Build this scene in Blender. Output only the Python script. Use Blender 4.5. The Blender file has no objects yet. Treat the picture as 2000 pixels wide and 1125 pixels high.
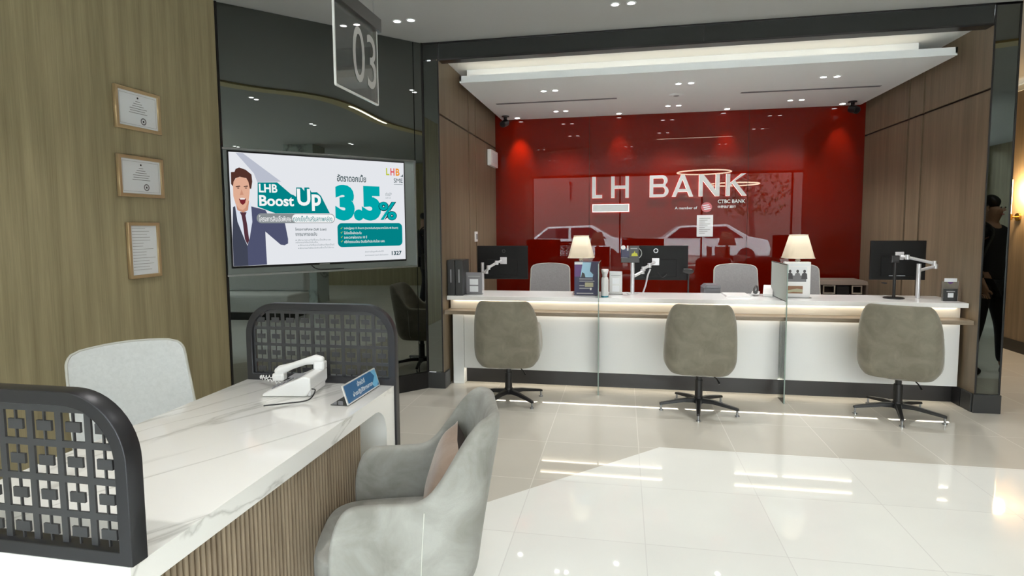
import bpy, bmesh, math, random
from mathutils import Vector, Matrix
random.seed(7)
sc = bpy.context.scene
col = sc.collection
PI = math.pi

# ------------------------------------------------------------------ materials
def mat(name, base=(.5, .5, .5), rough=.5, metal=0, coat=0, spec=None, emit=None, es=0, sheen=0, alpha=None):
    m = bpy.data.materials.new(name); m.use_nodes = True
    p = m.node_tree.nodes['Principled BSDF']
    p.inputs['Base Color'].default_value = (*base, 1)
    p.inputs['Roughness'].default_value = rough
    p.inputs['Metallic'].default_value = metal
    p.inputs['Coat Weight'].default_value = coat
    p.inputs['Coat Roughness'].default_value = .03
    if spec is not None: p.inputs['Specular IOR Level'].default_value = spec
    if sheen:
        p.inputs['Sheen Weight'].default_value = sheen; p.inputs['Sheen Roughness'].default_value = .4
    if emit:
        p.inputs['Emission Color'].default_value = (*emit, 1); p.inputs['Emission Strength'].default_value = es
    return m

def nodes(m):
    nt = m.node_tree
    return nt, nt.nodes, nt.links, nt.nodes['Principled BSDF']

def mapped(m, scale=(1, 1, 1), rot=(0, 0, 0), coord='Object'):
    nt, N, L, p = nodes(m)
    tc = N.new('ShaderNodeTexCoord'); mp = N.new('ShaderNodeMapping')
    mp.inputs['Scale'].default_value = scale; mp.inputs['Rotation'].default_value = rot
    L.new(tc.outputs[coord], mp.inputs[0]); return mp

def ramp(m, fac, stops):
    nt, N, L, p = nodes(m)
    r = N.new('ShaderNodeValToRGB'); L.new(fac, r.inputs[0])
    e = r.color_ramp.elements
    e[0].position, e[0].color = stops[0][0], (*stops[0][1], 1)
    e[1].position, e[1].color = stops[-1][0], (*stops[-1][1], 1)
    for q, c in stops[1:-1]:
        k = e.new(q); k.color = (*c, 1)
    return r

def noise(m, vec, scale, detail=4, rough=.55, dist=0):
    nt, N, L, p = nodes(m)
    n = N.new('ShaderNodeTexNoise'); L.new(vec, n.inputs['Vector'])
    n.inputs['Scale'].default_value = scale; n.inputs['Detail'].default_value = detail
    n.inputs['Roughness'].default_value = rough; n.inputs['Distortion'].default_value = dist
    return n

def bump(m, h, strength=.2, dist=.002):
    nt, N, L, p = nodes(m)
    b = N.new('ShaderNodeBump'); b.inputs['Strength'].default_value = strength; b.inputs['Distance'].default_value = dist
    L.new(h, b.inputs['Height']); L.new(b.outputs[0], p.inputs['Normal'])

def wood(name, c1, c2, rough=.5, sc_=(9, 9, .45)):
    m = mat(name, c1, rough); nt, N, L, p = nodes(m)
    mp = mapped(m, sc_)
    n = noise(m, mp.outputs[0], 1.6, 8, .62, .25)
    mp2 = mapped(m, (sc_[0]*14, sc_[1]*14, sc_[2]*5)); n2 = noise(m, mp2.outputs[0], 1.2, 3)
    mx = N.new('ShaderNodeMath'); mx.operation = 'MULTIPLY_ADD'
    L.new(n2.outputs[0], mx.inputs[0]); mx.inputs[1].default_value = .35; L.new(n.outputs[0], mx.inputs[2])
    r = ramp(m, mx.outputs[0], [(.42, c1), (.9, c2)])
    L.new(r.outputs[0], p.inputs['Base Color']); bump(m, n2.outputs[0], .08)
    return m

def marble(name, base, vein, scale=(1, 1, 1), rot=(0, 0, .5), rough=.12, amt=.035):
    m = mat(name, base, rough); nt, N, L, p = nodes(m)
    mp0 = mapped(m, (1, 1, 1), rot); mp = N.new('ShaderNodeMapping'); mp.inputs['Scale'].default_value = scale; L.new(mp0.outputs[0], mp.inputs[0])
    n = noise(m, mp.outputs[0], 1.3, 6, .5, .7)
    a = N.new('ShaderNodeMath'); a.operation = 'SUBTRACT'; L.new(n.outputs[0], a.inputs[0]); a.inputs[1].default_value = .5
    b = N.new('ShaderNodeMath'); b.operation = 'ABSOLUTE'; L.new(a.outputs[0], b.inputs[0])
    r = ramp(m, b.outputs[0], [(0, vein), (amt*.35, tuple(v*.5+w*.5 for v, w in zip(vein, base))), (amt, base)])
    L.new(r.outputs[0], p.inputs['Base Color'])
    return m

def fabric(name, c1, c2, rough=.9, scale=9, sheen=.3):
    m = mat(name, c1, rough, sheen=sheen); nt, N, L, p = nodes(m)
    mp = mapped(m); n = noise(m, mp.outputs[0], scale, 6, .6, .6)
    r = ramp(m, n.outputs[0], [(.35, c1), (.68, c2)]); L.new(r.outputs[0], p.inputs['Base Color'])
    n2 = noise(m, mp.outputs[0], 260, 2); bump(m, n2.outputs[0], .25, .001)
    return m

def clear(name, tint=(.9, .97, .94), rough=.0, ior=1.45, haze=0):
    m = bpy.data.materials.new(name); m.use_nodes = True
    nt = m.node_tree; N = nt.nodes; L = nt.links
    N.remove(N['Principled BSDF']); out = N['Material Output']
    t = N.new('ShaderNodeBsdfTransparent'); t.inputs[0].default_value = (*tint, 1)
    g = N.new('ShaderNodeBsdfGlossy'); g.inputs['Roughness'].default_value = rough
    f = N.new('ShaderNodeFresnel'); f.inputs[0].default_value = ior
    x = N.new('ShaderNodeMixShader'); L.new(f.outputs[0], x.inputs[0])
    src = t.outputs[0]
    if haze:
        d = N.new('ShaderNodeBsdfDiffuse'); d.inputs[0].default_value = (.8, .85, .83, 1)
        h = N.new('ShaderNodeMixShader'); h.inputs[0].default_value = haze
        L.new(t.outputs[0], h.inputs[1]); L.new(d.outputs[0], h.inputs[2]); src = h.outputs[0]
    L.new(src, x.inputs[1]); L.new(g.outputs[0], x.inputs[2]); L.new(x.outputs[0], out.inputs[0])
    return m

def emi(name, c, s):
    m = bpy.data.materials.new(name); m.use_nodes = True
    nt = m.node_tree; N = nt.nodes
    N.remove(N['Principled BSDF']); e = N.new('ShaderNodeEmission')
    e.inputs[0].default_value = (*c, 1); e.inputs[1].default_value = s
    nt.links.new(e.outputs[0], N['Material Output'].inputs[0]); return m

def srgb(r, g, b):
    f = lambda v: (v/255/12.92 if v/255 <= .04045 else ((v/255+.055)/1.055)**2.4)
    return (f(r), f(g), f(b))

M = {}
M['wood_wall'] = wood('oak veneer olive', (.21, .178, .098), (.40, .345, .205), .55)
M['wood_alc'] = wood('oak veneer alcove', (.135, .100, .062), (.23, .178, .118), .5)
M['groove'] = mat('dark groove', (.015, .009, .006), .5)
M['flute'] = wood('fluted oak', (.17, .125, .08), (.33, .26, .18), .55, (14, 14, 1.2))
M['marble'] = marble('white veined marble', (.88, .88, .865), (.62, .62, .60), (1.9, .28, 1.5), (0, 0, .42), .1, .014)
M['marble_g'] = marble('grey marble', (.42, .48, .47), (.2, .24, .23), (1.5, 1.5, 1.5), (0, 0, .5), .2, .05)
M['niche'] = mat('grey satin panel', (.15, .175, .17), .35)
M['white'] = mat('white laminate', (.86, .88, .88), .35)
M['quartz'] = mat('white quartz', (.90, .91, .91), .12)
M['ledge'] = mat('beige ledge', (.25, .20, .145), .35)
M['cabin'] = mat('taupe cabinet', (.16, .125, .10), .5)
M['fascia'] = mat('cream fascia', (.78, .72, .62), .45)
M['ceil'] = mat('ceiling paint', (.375, .378, .37), .9)
M['ceil_w'] = mat('white ceiling paint', (.71, .735, .745), .8)
M['black'] = mat('black metal', (.012, .012, .013), .35)
M['blacktrim'] = mat('black trim', (.006, .006, .007), .3)
M['plinth'] = mat('dark grey plinth', (.030, .032, .033), .35)
M['mirror'] = mat('smoked mirror glass', (.165, .18, .17), .012, metal=1)
M['header'] = mat('smoked header glass', (.022, .024, .023), .08, spec=.5)
M['red'] = mat('red back painted glass', (.125, .0035, .0005), .6, coat=.75, spec=0)
M['red'].node_tree.nodes['Principled BSDF'].inputs['Coat Roughness'].default_value = .006
M['letter'] = mat('brushed silver letter', (.40, .42, .42), .35, metal=.5)
M['halo'] = emi('letter halo light', (1, .62, .55), 3.2)
M['steel'] = mat('brushed steel', (.32, .33, .34), .28, metal=1)
M['rail'] = mat('dark brushed metal', (.10, .10, .098), .3, metal=.7)
M['bronze'] = mat('dark bronze metal', (.045, .046, .052), .36, metal=.55)
M['lattice'] = mat('dark lattice', (.040, .041, .045), .45)
M['velvet'] = fabric('taupe velvet', (.178, .163, .122), (.245, .228, .178))
M['velvet_daylit'] = fabric('pale daylit-tint velvet', (.205, .20, .178), (.335, .335, .312), .8, 6, .15)  # chair velvet with the foreground daylight put into its colour
M['grey_f'] = fabric('grey office fabric', (.29, .29, .30), (.33, .33, .34), .9, 60)
M['lgrey_f'] = fabric('light grey office fabric', (.58, .60, .60), (.64, .66, .66), .9, 60)
M['piping'] = mat('pale piping', (.50, .50, .46), .7)
M['pillow'] = fabric('brown cushion', (.235, .165, .125), (.30, .215, .165), .9, 14)
M['pillow_d'] = mat('dark brown cushion back', (.025, .015, .012), .8)
M['monitor'] = mat('monitor black', (.005, .0055, .006), .5, spec=.25)
M['plastic_w'] = mat('white plastic', (.80, .80, .80), .3)
M['plastic_g'] = mat('grey plastic', (.13, .135, .15), .4)
M['alu'] = mat('white aluminium', (.62, .62, .64), .3, metal=.3)
M['shade'] = mat('cream lamp shade', (.72, .63, .49), .8, emit=(1, .83, .6), es=.12)
M['gold'] = mat('gold frame', (.52, .39, .22), .32, metal=.55)
M['dkframe'] = mat('dark frame edge', (.04, .02, .015), .4)
M['paper'] = mat('certificate paper', (.74, .77, .80), .35, coat=.3)
M['ink'] = mat('grey ink', (.18, .18, .19), .7)
M['ink_l'] = mat('pale ink', (.36, .37, .38), .7)
M['ink_d'] = mat('black ink', (.02, .02, .02), .7)
M['glass'] = clear('clear partition glass', (.93, .965, .95))
def film():
    m = bpy.data.materials.new('frosted film'); m.use_nodes = True; nt = m.node_tree; N = nt.nodes; L = nt.links; N.remove(N['Principled BSDF'])
    t = N.new('ShaderNodeBsdfTransparent'); d = N.new('ShaderNodeBsdfDiffuse'); u = N.new('ShaderNodeBsdfTranslucent'); a = N.new('ShaderNodeMixShader'); b = N.new('ShaderNodeMixShader')
    d.inputs[0].default_value = u.inputs[0].default_value = (.85, .90, .88, 1); a.inputs[0].default_value = .45; b.inputs[0].default_value = .72
    L.new(d.outputs[0], a.inputs[1]); L.new(u.outputs[0], a.inputs[2]); L.new(t.outputs[0], b.inputs[1]); L.new(a.outputs[0], b.inputs[2]); L.new(b.outputs[0], N['Material Output'].inputs[0]); return m
M['film'] = film()
M['glassedge'] = mat('green glass edge', (.25, .33, .29), .15)
M['acrylic'] = clear('clear acrylic', (.86, .87, .87), 0, 1.5, .10)
M['acr_edge'] = mat('acrylic edge', (.62, .63, .62), .2)
M['digit'] = mat('frosted digit', (.42, .42, .42), .5)
M['lamp'] = emi('downlight lamp', (1, .98, .95), 12)
M['led'] = emi('warm led', (1, .88, .70), 6)
M['led2'] = emi('cove led', (1, .84, .62), 2.5)
M['blue'] = mat('blue sign', (.022, .13, .30), .3, coat=.6)
M['blue_l'] = mat('light blue sign', (.16, .45, .68), .3)
M['white_ink'] = mat('white lettering', (.75, .80, .85), .5)
M['navy'] = mat('navy print', (.018, .02, .07), .35)
M['purple'] = mat('purple print', (.11, .045, .19), .35)
M['sky'] = mat('sky print', (.35, .60, .78), .4)
M['greydisp'] = mat('grey card holder', (.22, .22, .24), .4)
M['teal'] = mat('teal plastic', (.03, .22, .30), .4)
M['brass'] = mat('brass', (.55, .36, .12), .25, metal=1)
M['glow'] = emi('sconce light', (1, .66, .26), 6)
M['cream_print'] = mat('cream print', (.42, .40, .26), .5)
M['brown_print'] = mat('brown print', (.25, .12, .06), .5)
M['pic_dark'] = mat('dark print', (.05, .05, .055), .5)
M['yellow'] = mat('yellow print', (.55, .55, .05), .5)
M['pinkish'] = mat('rose print', (.55, .12, .14), .4)
M['asphalt'] = mat('asphalt', (.12, .12, .125), .9)
M['carw'] = mat('pale car paint', (.62, .64, .70), .25, coat=.7)
M['carglass'] = mat('dark car glass', (.02, .02, .025), .05)
M['render'] = mat('building render', (.12, .085, .08), .9)
M['leaf'] = mat('dark foliage', (.03, .045, .02), .9)

def floor_mat():
    m = mat('polished porcelain tile', (.4, .38, .35), .035, spec=.5); nt, N, L, p = nodes(m)
    geo = N.new('ShaderNodeNewGeometry'); sep = N.new('ShaderNodeSeparateXYZ'); L.new(geo.outputs['Position'], sep.inputs[0])
    def mth(op, a, b=None, c=None):
        n = N.new('ShaderNodeMath'); n.operation = op
        for i, v in enumerate((a, b, c)):
            if v is None: continue
            if isinstance(v, (int, float)): n.inputs[i].default_value = v
            else: L.new(v, n.inputs[i])
        return n.outputs[0]
    x, y = sep.outputs[0], sep.outputs[1]
    gx = mth('PINGPONG', mth('ADD', x, -.11+61*.6), .305)
    gy = mth('PINGPONG', mth('ADD', y, -3.81+59.7*.6+.0), .2985)
    # tile joints every 0.61 m and 0.597 m
    gx = mth('PINGPONG', mth('ADD', x, -.11), .305); gy = mth('PINGPONG', mth('ADD', y, -3.815), .2985)
    g = mth('LESS_THAN', mth('MINIMUM', gx, gy), .0022)
    ix = mth('FLOOR', mth('DIVIDE', mth('ADD', x, -.11), .61)); iy = mth('FLOOR', mth('DIVIDE', mth('ADD', y, -3.815), .597))
    cmb = N.new('ShaderNodeCombineXYZ'); L.new(ix, cmb.inputs[0]); L.new(iy, cmb.inputs[1])
    wn = N.new('ShaderNodeTexWhiteNoise'); wn.noise_dimensions = '3D'; L.new(cmb.outputs[0], wn.inputs['Vector'])
    zone = mth('MULTIPLY', mth('LESS_THAN', y, 3.835), mth('LESS_THAN', mth('SUBTRACT', y, x), 3.59))
    zone = mth('MULTIPLY', zone, mth('LESS_THAN', x, 7.5))
    mx = N.new('ShaderNodeMix'); mx.data_type = 'RGBA'; L.new(zone, mx.inputs['Factor'])
    mx.inputs[6].default_value = (.56, .535, .475, 1); mx.inputs[7].default_value = (.82, .83, .80, 1)
    nz = noise(m, geo.outputs['Position'], 2.2, 5)
    v = mth('ADD', mth('MULTIPLY', wn.outputs[0], .05), mth('MULTIPLY_ADD', nz.outputs[0], .12, .90))
    sc2 = N.new('ShaderNodeMix'); sc2.data_type = 'RGBA'; sc2.blend_type = 'MULTIPLY'; sc2.inputs['Factor'].default_value = 1
    cv = N.new('ShaderNodeCombineXYZ')
    for i in range(3): L.new(v, cv.inputs[i])
    L.new(mx.outputs[2], sc2.inputs[6]); L.new(cv.outputs[0], sc2.inputs[7])
    gr = N.new('ShaderNodeMix'); gr.data_type = 'RGBA'; L.new(g, gr.inputs['Factor'])
    L.new(sc2.outputs[2], gr.inputs[6])
    gc = N.new('ShaderNodeMix'); gc.data_type = 'RGBA'; L.new(zone, gc.inputs['Factor'])
    gc.inputs[6].default_value = (.70, .68, .62, 1); gc.inputs[7].default_value = (.70, .70, .68, 1)
    L.new(gc.outputs[2], gr.inputs[7])
    L.new(gr.outputs[2], p.inputs['Base Color'])
    return m
M['floor'] = floor_mat()

# ------------------------------------------------------------------ mesh helpers
class B:
    def __init__(s): s.v = []; s.f = []
    def add(s, vs, fs):
        o = len(s.v); s.v += [tuple(v) for v in vs]; s.f += [tuple(i+o for i in f) for f in fs]; return s
    def box(s, x0, x1, y0, y1, z0, z1):
        v = [(x, y, z) for z in (z0, z1) for y in (y0, y1) for x in (x0, x1)]
        return s.add(v, [(0, 2, 3, 1), (4, 5, 7, 6), (0, 1, 5, 4), (2, 6, 7, 3), (0, 4, 6, 2), (1, 3, 7, 5)])
    def obox(s, c, ax, ay, az, hx, hy, hz):
        c, ax, ay, az = map(Vector, (c, ax, ay, az))
        v = [c+ax*hx*a+ay*hy*b+az*hz*d for d in (-1, 1) for b in (-1, 1) for a in (-1, 1)]
        return s.add(v, [(0, 2, 3, 1), (4, 5, 7, 6), (0, 1, 5, 4), (2, 6, 7, 3), (0, 4, 6, 2), (1, 3, 7, 5)])
    def cyl(s, p0, p1, r0, r1=None, n=20):
        r1 = r0 if r1 is None else r1
        p0, p1 = Vector(p0), Vector(p1); d = (p1-p0).normalized()
        u = d.orthogonal().normalized(); w = d.cross(u)
        v = []
        for p, r in ((p0, r0), (p1, r1)):
            for k in range(n):
                a = 2*PI*k/n; v.append(p+u*math.cos(a)*r+w*math.sin(a)*r)
        f = [(k, (k+1) % n, n+(k+1) % n, n+k) for k in range(n)]
        return s.add(v, f+[tuple(range(n))[::-1], tuple(range(n, 2*n))])
    def tube(s, pts, r, n=8, closed=False):
        pts = [Vector(p) for p in pts]; m = len(pts); rings = []
        u = None
        for i, p in enumerate(pts):
            if closed: t = pts[(i+1) % m]-pts[i-1]
            else: t = pts[min(i+1, m-1)]-pts[max(i-1, 0)]
            t.normalize()
            if u is None: u = t.orthogonal().normalized()
            u = (u-t*u.dot(t)).normalized(); w = t.cross(u)
            rr = r[i] if isinstance(r, (list, tuple)) else r
            rings.append([p+u*math.cos(2*PI*k/n)*rr+w*math.sin(2*PI*k/n)*rr for k in range(n)])
        v = [q for R_ in rings for q in R_]; f = []
        for i in range(m if closed else m-1):
            j = (i+1) % m
            f += [(i*n+k, i*n+(k+1) % n, j*n+(k+1) % n, j*n+k) for k in range(n)]
        if not closed: f += [tuple(range(n))[::-1], tuple(range((m-1)*n, m*n))]
        return s.add(v, f)
    def lathe(s, prof, c=(0, 0, 0), n=28, cap=True):
        v = []; m = len(prof)
        for r, z in prof:
            for k in range(n):
                a = 2*PI*k/n; v.append((c[0]+r*math.cos(a), c[1]+r*math.sin(a), c[2]+z))
        f = []
        for i in range(m-1):
            f += [(i*n+k, i*n+(k+1) % n, (i+1)*n+(k+1) % n, (i+1)*n+k) for k in range(n)]
        if cap: f += [tuple(range(n))[::-1], tuple(range((m-1)*n, m*n))]
        return s.add(v, f)
    def prism(s, poly, a0, a1, axis='x'):
        # poly in the plane across the axis: x->(y,z)  y->(x,z)  z->(x,y)
        n = len(poly)
        mk = {'x': lambda p, a: (a, p[0], p[1]), 'y': lambda p, a: (p[0], a, p[1]), 'z': lambda p, a: (p[0], p[1], a)}[axis]
        v = [mk(p, a0) for p in poly]+[mk(p, a1) for p in poly]
        f = [(k, (k+1) % n, n+(k+1) % n, n+k) for k in range(n)]
        return s.add(v, f+[tuple(range(n))[::-1], tuple(range(n, 2*n))])
    def build(s, name, m, parent=None, smooth=0, bevel=0, sub=0, seg=2):
        me = bpy.data.meshes.new(name); me.from_pydata(s.v, [], s.f); me.update()
        return finish(me, name, m, parent, smooth, bevel, sub, seg)

def finish(me, name, m, parent=None, smooth=0, bevel=0, sub=0, seg=2):
    bm = bmesh.new(); bm.from_mesh(me)
    bmesh.ops.recalc_face_normals(bm, faces=bm.faces); bm.to_mesh(me); bm.free()
    o = bpy.data.objects.new(name, me); col.objects.link(o)
    me.materials.append(M[m] if isinstance(m, str) else m)
    if bevel:
        b = o.modifiers.new('bevel', 'BEVEL'); b.width = bevel; b.segments = seg; b.limit_method = 'ANGLE'; b.angle_limit = .6
        b.harden_normals = False
    if sub:
        q = o.modifiers.new('sub', 'SUBSURF'); q.levels = sub; q.render_levels = sub
    if smooth:
        me.shade_smooth()
        if not sub: me.set_sharp_from_angle(angle=math.radians(smooth))
    if parent: o.parent = parent
    return o

def tag(o, label=None, cat=None, group=None, kind=None):
    if label: o['label'] = label
    if cat: o['category'] = cat
    if group: o['group'] = group
    if kind: o['kind'] = kind
    return o

def thing(name, loc, rz, label, cat, group=None):
    o = bpy.data.objects.new(name, None); col.objects.link(o)
    o.location = loc; o.rotation_euler = (0, 0, rz); o.empty_display_size = .1
    return tag(o, label, cat, group)

def struct(o, label=None): return tag(o, label, None, None, 'structure')

def copy_tree(o, loc=None, rz=None, label=None, parent=None):
    c = o.copy(); col.objects.link(c)
    if parent: c.parent = parent
    if loc is not None: c.location = loc
    if rz is not None: c.rotation_euler = (0, 0, rz)
    if label: c['label'] = label
    for ch in list(o.children): copy_tree(ch, parent=c)
    return c

def axes(o, ax, ay):
    ax = Vector(ax).normalized(); ay = Vector(ay).normalized(); az = ax.cross(ay)
    m = Matrix((ax, ay, az)).transposed().to_4x4(); m.translation = Vector(o); return m

FRONT = ((1, 0, 0), (0, 0, 1))        # local x to the right, y up, facing -Y

def from_curve(cu, name, mtx, m, parent=None, bbox=None, smooth=0):
    t = bpy.data.objects.new('tmp', cu); col.objects.link(t)
    dg = bpy.context.evaluated_depsgraph_get(); dg.update()
    me = bpy.data.meshes.new_from_object(t.evaluated_get(dg)); me.name = name
    bpy.data.objects.remove(t); bpy.data.curves.remove(cu)
    if bbox and len(me.vertices):
        x0, y0, w, h = bbox
        xs = [v.co.x for v in me.vertices]; ys = [v.co.y for v in me.vertices]
        a, b, c, d = min(xs), max(xs), min(ys), max(ys)
        if w is None: w = (b-a)*h/(d-c)
        for v in me.vertices:
            v.co.x = x0+(v.co.x-a)/(b-a)*w; v.co.y = y0+(v.co.y-c)/(d-c)*h
    me.transform(mtx); me.materials.clear()
    return finish(me, name, m, parent, smooth)

def plate(polys, t, name, mtx, m, parent=None, bev=0):
    cu = bpy.data.curves.new('p', 'CURVE'); cu.dimensions = '2D'; cu.fill_mode = 'BOTH'; cu.extrude = max(t/2-bev, .00001)
    if bev: cu.bevel_depth = bev; cu.bevel_resolution = 1; cu.offset = -bev
    for P in polys:
        sp = cu.splines.new('POLY'); sp.points.add(len(P)-1)
        for i, (x, y) in enumerate(P): sp.points[i].co = (x, y, 0, 1)
        sp.use_cyclic_u = True
    return from_curve(cu, name, mtx, m, parent)

def text(body, name, mtx, m, bbox, parent=None, t=.001, bold=0):
    cu = bpy.data.curves.new('t', 'FONT'); cu.body = body; cu.size = 1; cu.extrude = 0; cu.offset = bold; cu.resolution_u = 4
    o = from_curve(cu, name, mtx, m, parent, bbox)
    return o

def flat(poly, name, mtx, m, parent=None):
    return plate([poly], .0002, name, mtx, m, parent)

def rect(x0, y0, x1, y1): return [(x0, y0), (x1, y0), (x1, y1), (x0, y1)]

def rrect(x0, y0, x1, y1, r, n=6, corners=(1, 1, 1, 1)):
    out = []
    for (cx, cy, a0, on) in ((x1-r, y1-r, 0, corners[2]), (x0+r, y1-r, 90, corners[3]), (x0+r, y0+r, 180, corners[0]), (x1-r, y0+r, 270, corners[1])):
        if on:
            for k in range(n+1):
                a = math.radians(a0+90*k/n); out.append((cx+r*math.cos(a), cy+r*math.sin(a)))
        else:
            a = math.radians(a0+45); out.append((cx+r*(1 if math.cos(a) > 0 else -1), cy+r*(1 if math.sin(a) > 0 else -1)))
    return out

def clip(poly, conv):
    out = poly
    n = len(conv)
    for i in range(n):
        a, b = conv[i], conv[(i+1) % n]
        ins = lambda p: (b[0]-a[0])*(p[1]-a[1])-(b[1]-a[1])*(p[0]-a[0]) >= 0
        src = out; out = []
        for j in range(len(src)):
            p, q = src[j-1], src[j]
            if ins(p) != ins(q):
                d1 = (b[0]-a[0])*(p[1]-a[1])-(b[1]-a[1])*(p[0]-a[0]); d2 = (b[0]-a[0])*(q[1]-a[1])-(b[1]-a[1])*(q[0]-a[0])
                t = d1/(d1-d2); out.append((p[0]+(q[0]-p[0])*t, p[1]+(q[1]-p[1])*t))
            if ins(q): out.append(q)
        if not out: return []
    return out

# ------------------------------------------------------------------ camera
F, YAW, PIT, ROL, CX, CY, H = 1134.9, -.1889, .0782, -.0080, 1000, 532.9, 1.45
cy_, sy_ = math.cos(YAW), math.sin(YAW)
f0 = Vector((sy_, cy_, 0)); r0 = Vector((cy_, -sy_, 0))
fw = f0*math.cos(PIT)+Vector((0, 0, -1))*math.sin(PIT); up0 = r0.cross(fw)
rr = r0*math.cos(ROL)+up0*math.sin(ROL); uu = -r0*math.sin(ROL)+up0*math.cos(ROL)
cam = bpy.data.cameras.new('camera'); co = bpy.data.objects.new('camera', cam); col.objects.link(co)
mw = Matrix((rr, uu, -fw)).transposed().to_4x4(); mw.translation = (0, 0, H); co.matrix_world = mw
cam.sensor_width = 36; cam.lens = F/2000*36; cam.shift_y = (CY-562.5)/2000; cam.clip_start = .05
sc.camera = co

# ------------------------------------------------------------------ setting
CZ = 3.055; XL, XR = -1.586, 2.66; YB = 7.25; YF = 4.97
GP = Vector((-2.836, 3.759, 0)); GD = Vector((1.051, 1.147, 0)).normalized(); GN = Vector((GD.y, -GD.x, 0))   # GN faces the room

struct(B().box(-2.95, 9, -14, 9.6, -.1, 0).build('floor', 'floor'))
struct(B().box(-2.95, 7.6, -4.1, YF+.02, CZ, CZ+.1).build('ceiling', 'ceil'))
struct(B().box(XR+.17, 5.2, YF+.02, 9.6, CZ, CZ+.1).build('ceiling_corridor', 'ceil'))
struct(B().box(-2.95, -2.836, -4.1, 3.765, 0, CZ).build('wall_left', 'wood_wall'))
o = B().box(-2.842, -2.826, 3.752, 3.768, 0, CZ).build('trim_1', 'blacktrim'); struct(o)

# smoked mirror wall on the diagonal
def gw(s, z, off=0): p = GP+GD*s+GN*off; return (p.x, p.y, z)
def gbox(b, s0, s1, o0, o1, z0, z1):
    c = GP+GD*(s0+s1)/2+GN*(o0+o1)/2; c.z = (z0+z1)/2
    return b.obox(c, GD, GN, (0, 0, 1), (s1-s0)/2, abs(o1-o0)/2, (z1-z0)/2)
w = B(); gbox(w, .012, 1.541, -.012, 0, .15, CZ-.004); gbox(w, 1.549, 1.622, -.012, 0, .15, CZ-.004)
struct(w.build('wall_diagonal', 'mirror'))
w = B(); gbox(w, 0, 1.65, -.06, -.013, 0, CZ); struct(w.build('wall_diagonal_backing', 'black'))
w = B(); gbox(w, 0, 1.64, -.012, .012, 0, .15); struct(w.build('baseboard_diagonal', 'blacktrim'))
w = B(); gbox(w, 1.622, 1.64, -.012, .004, .15, CZ); gbox(w, .0, .012, -.012, .003, .15, CZ); struct(w.build('trim_2', 'blacktrim'))

# column left of the alcove and pillar right of it
for nm, x0, x1 in (('wall_column_left', -1.748, XL), ('wall_pillar_right', XR, XR+.175)):
    y1 = YF+.14
    cl = nm[5] == 'c'
    struct(B().box(x0+(.012 if cl else .074), x1-(.074 if cl else .012), YF+.001, y1, .145, 2.9 if cl else CZ).box(x0+.012, x1-.012, YF-.001, YF+.0008, .145, 2.9 if cl else CZ).build(nm, 'mirror'))
    b = B().box(x0, x0+.012, YF-.006, y1 if cl else YF+.0008, .145, CZ).box(x1-.012, x1, YF-.006, YF+.0008 if cl else y1, .145, CZ)
    if nm[5] == 'p': b.box(x0, x1, YF-.006, YF, CZ-.02, CZ)
    struct(b.build('trim_3', 'blacktrim', bevel=.002))
    struct(B().box(x0-.012, x1+(.02 if nm[5] == 'c' else .002), YF-.02, YF-.0005, 0, .145).box(XL if cl else XR-.02, XL+.02 if cl else XR, YF-.0005, YF+.14, 0, .145).build('baseboard_column', 'plinth', bevel=.003))
# header above the alcove opening
struct(B().box(-1.736, XR-.0, YF, YF+.1, 2.912, CZ-.012).build('wall_header', 'header'))
b = B().box(-1.748, XR+.175, YF-.006, YF+.1, CZ-.012, CZ).box(XL, XR, YF-.006, YF+.1, 2.898, 2.912).box(.62, .626, YF-.002, YF+.02, 2.912, CZ-.012).box(XL-.004, XL+.004, YF-.004, YF+.02, 2.912, CZ)
struct(b.build('trim_4', 'blacktrim'))

# alcove side walls : oak panels over a dark backing
def side(name, x, s):
    bk = B().box(min(x, x+s*.05)-.0, max(x, x+s*.05), YF+.14 if s > 0 else YF+.0, YB+.05, 0, 2.95)
    bx = x+s*.022
    bk = B().box(min(bx, bx+s*.05), max(bx, bx+s*.05), YF+.001, YB+.011, 0, 2.95)
    struct(bk.build(name+'_backing', 'groove'))
    p = B()
    for y0, y1 in ((YF+.001, 5.936), (5.966, 6.214), (6.246, YB)):
        for z0, z1 in ((.0, 2.434), (2.452, 2.95)):
            p.box(min(x, bx), max(x, bx), y0, y1, z0, z1)
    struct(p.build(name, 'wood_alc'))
side('wall_alcove_left', XL, -1); side('wall_alcove_right', XR, 1)
struct(B().box(XR-.02, XR-.0025, YF+.145, 5.235, 0, .145).build('baseboard_alcove', 'blacktrim'))
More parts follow.
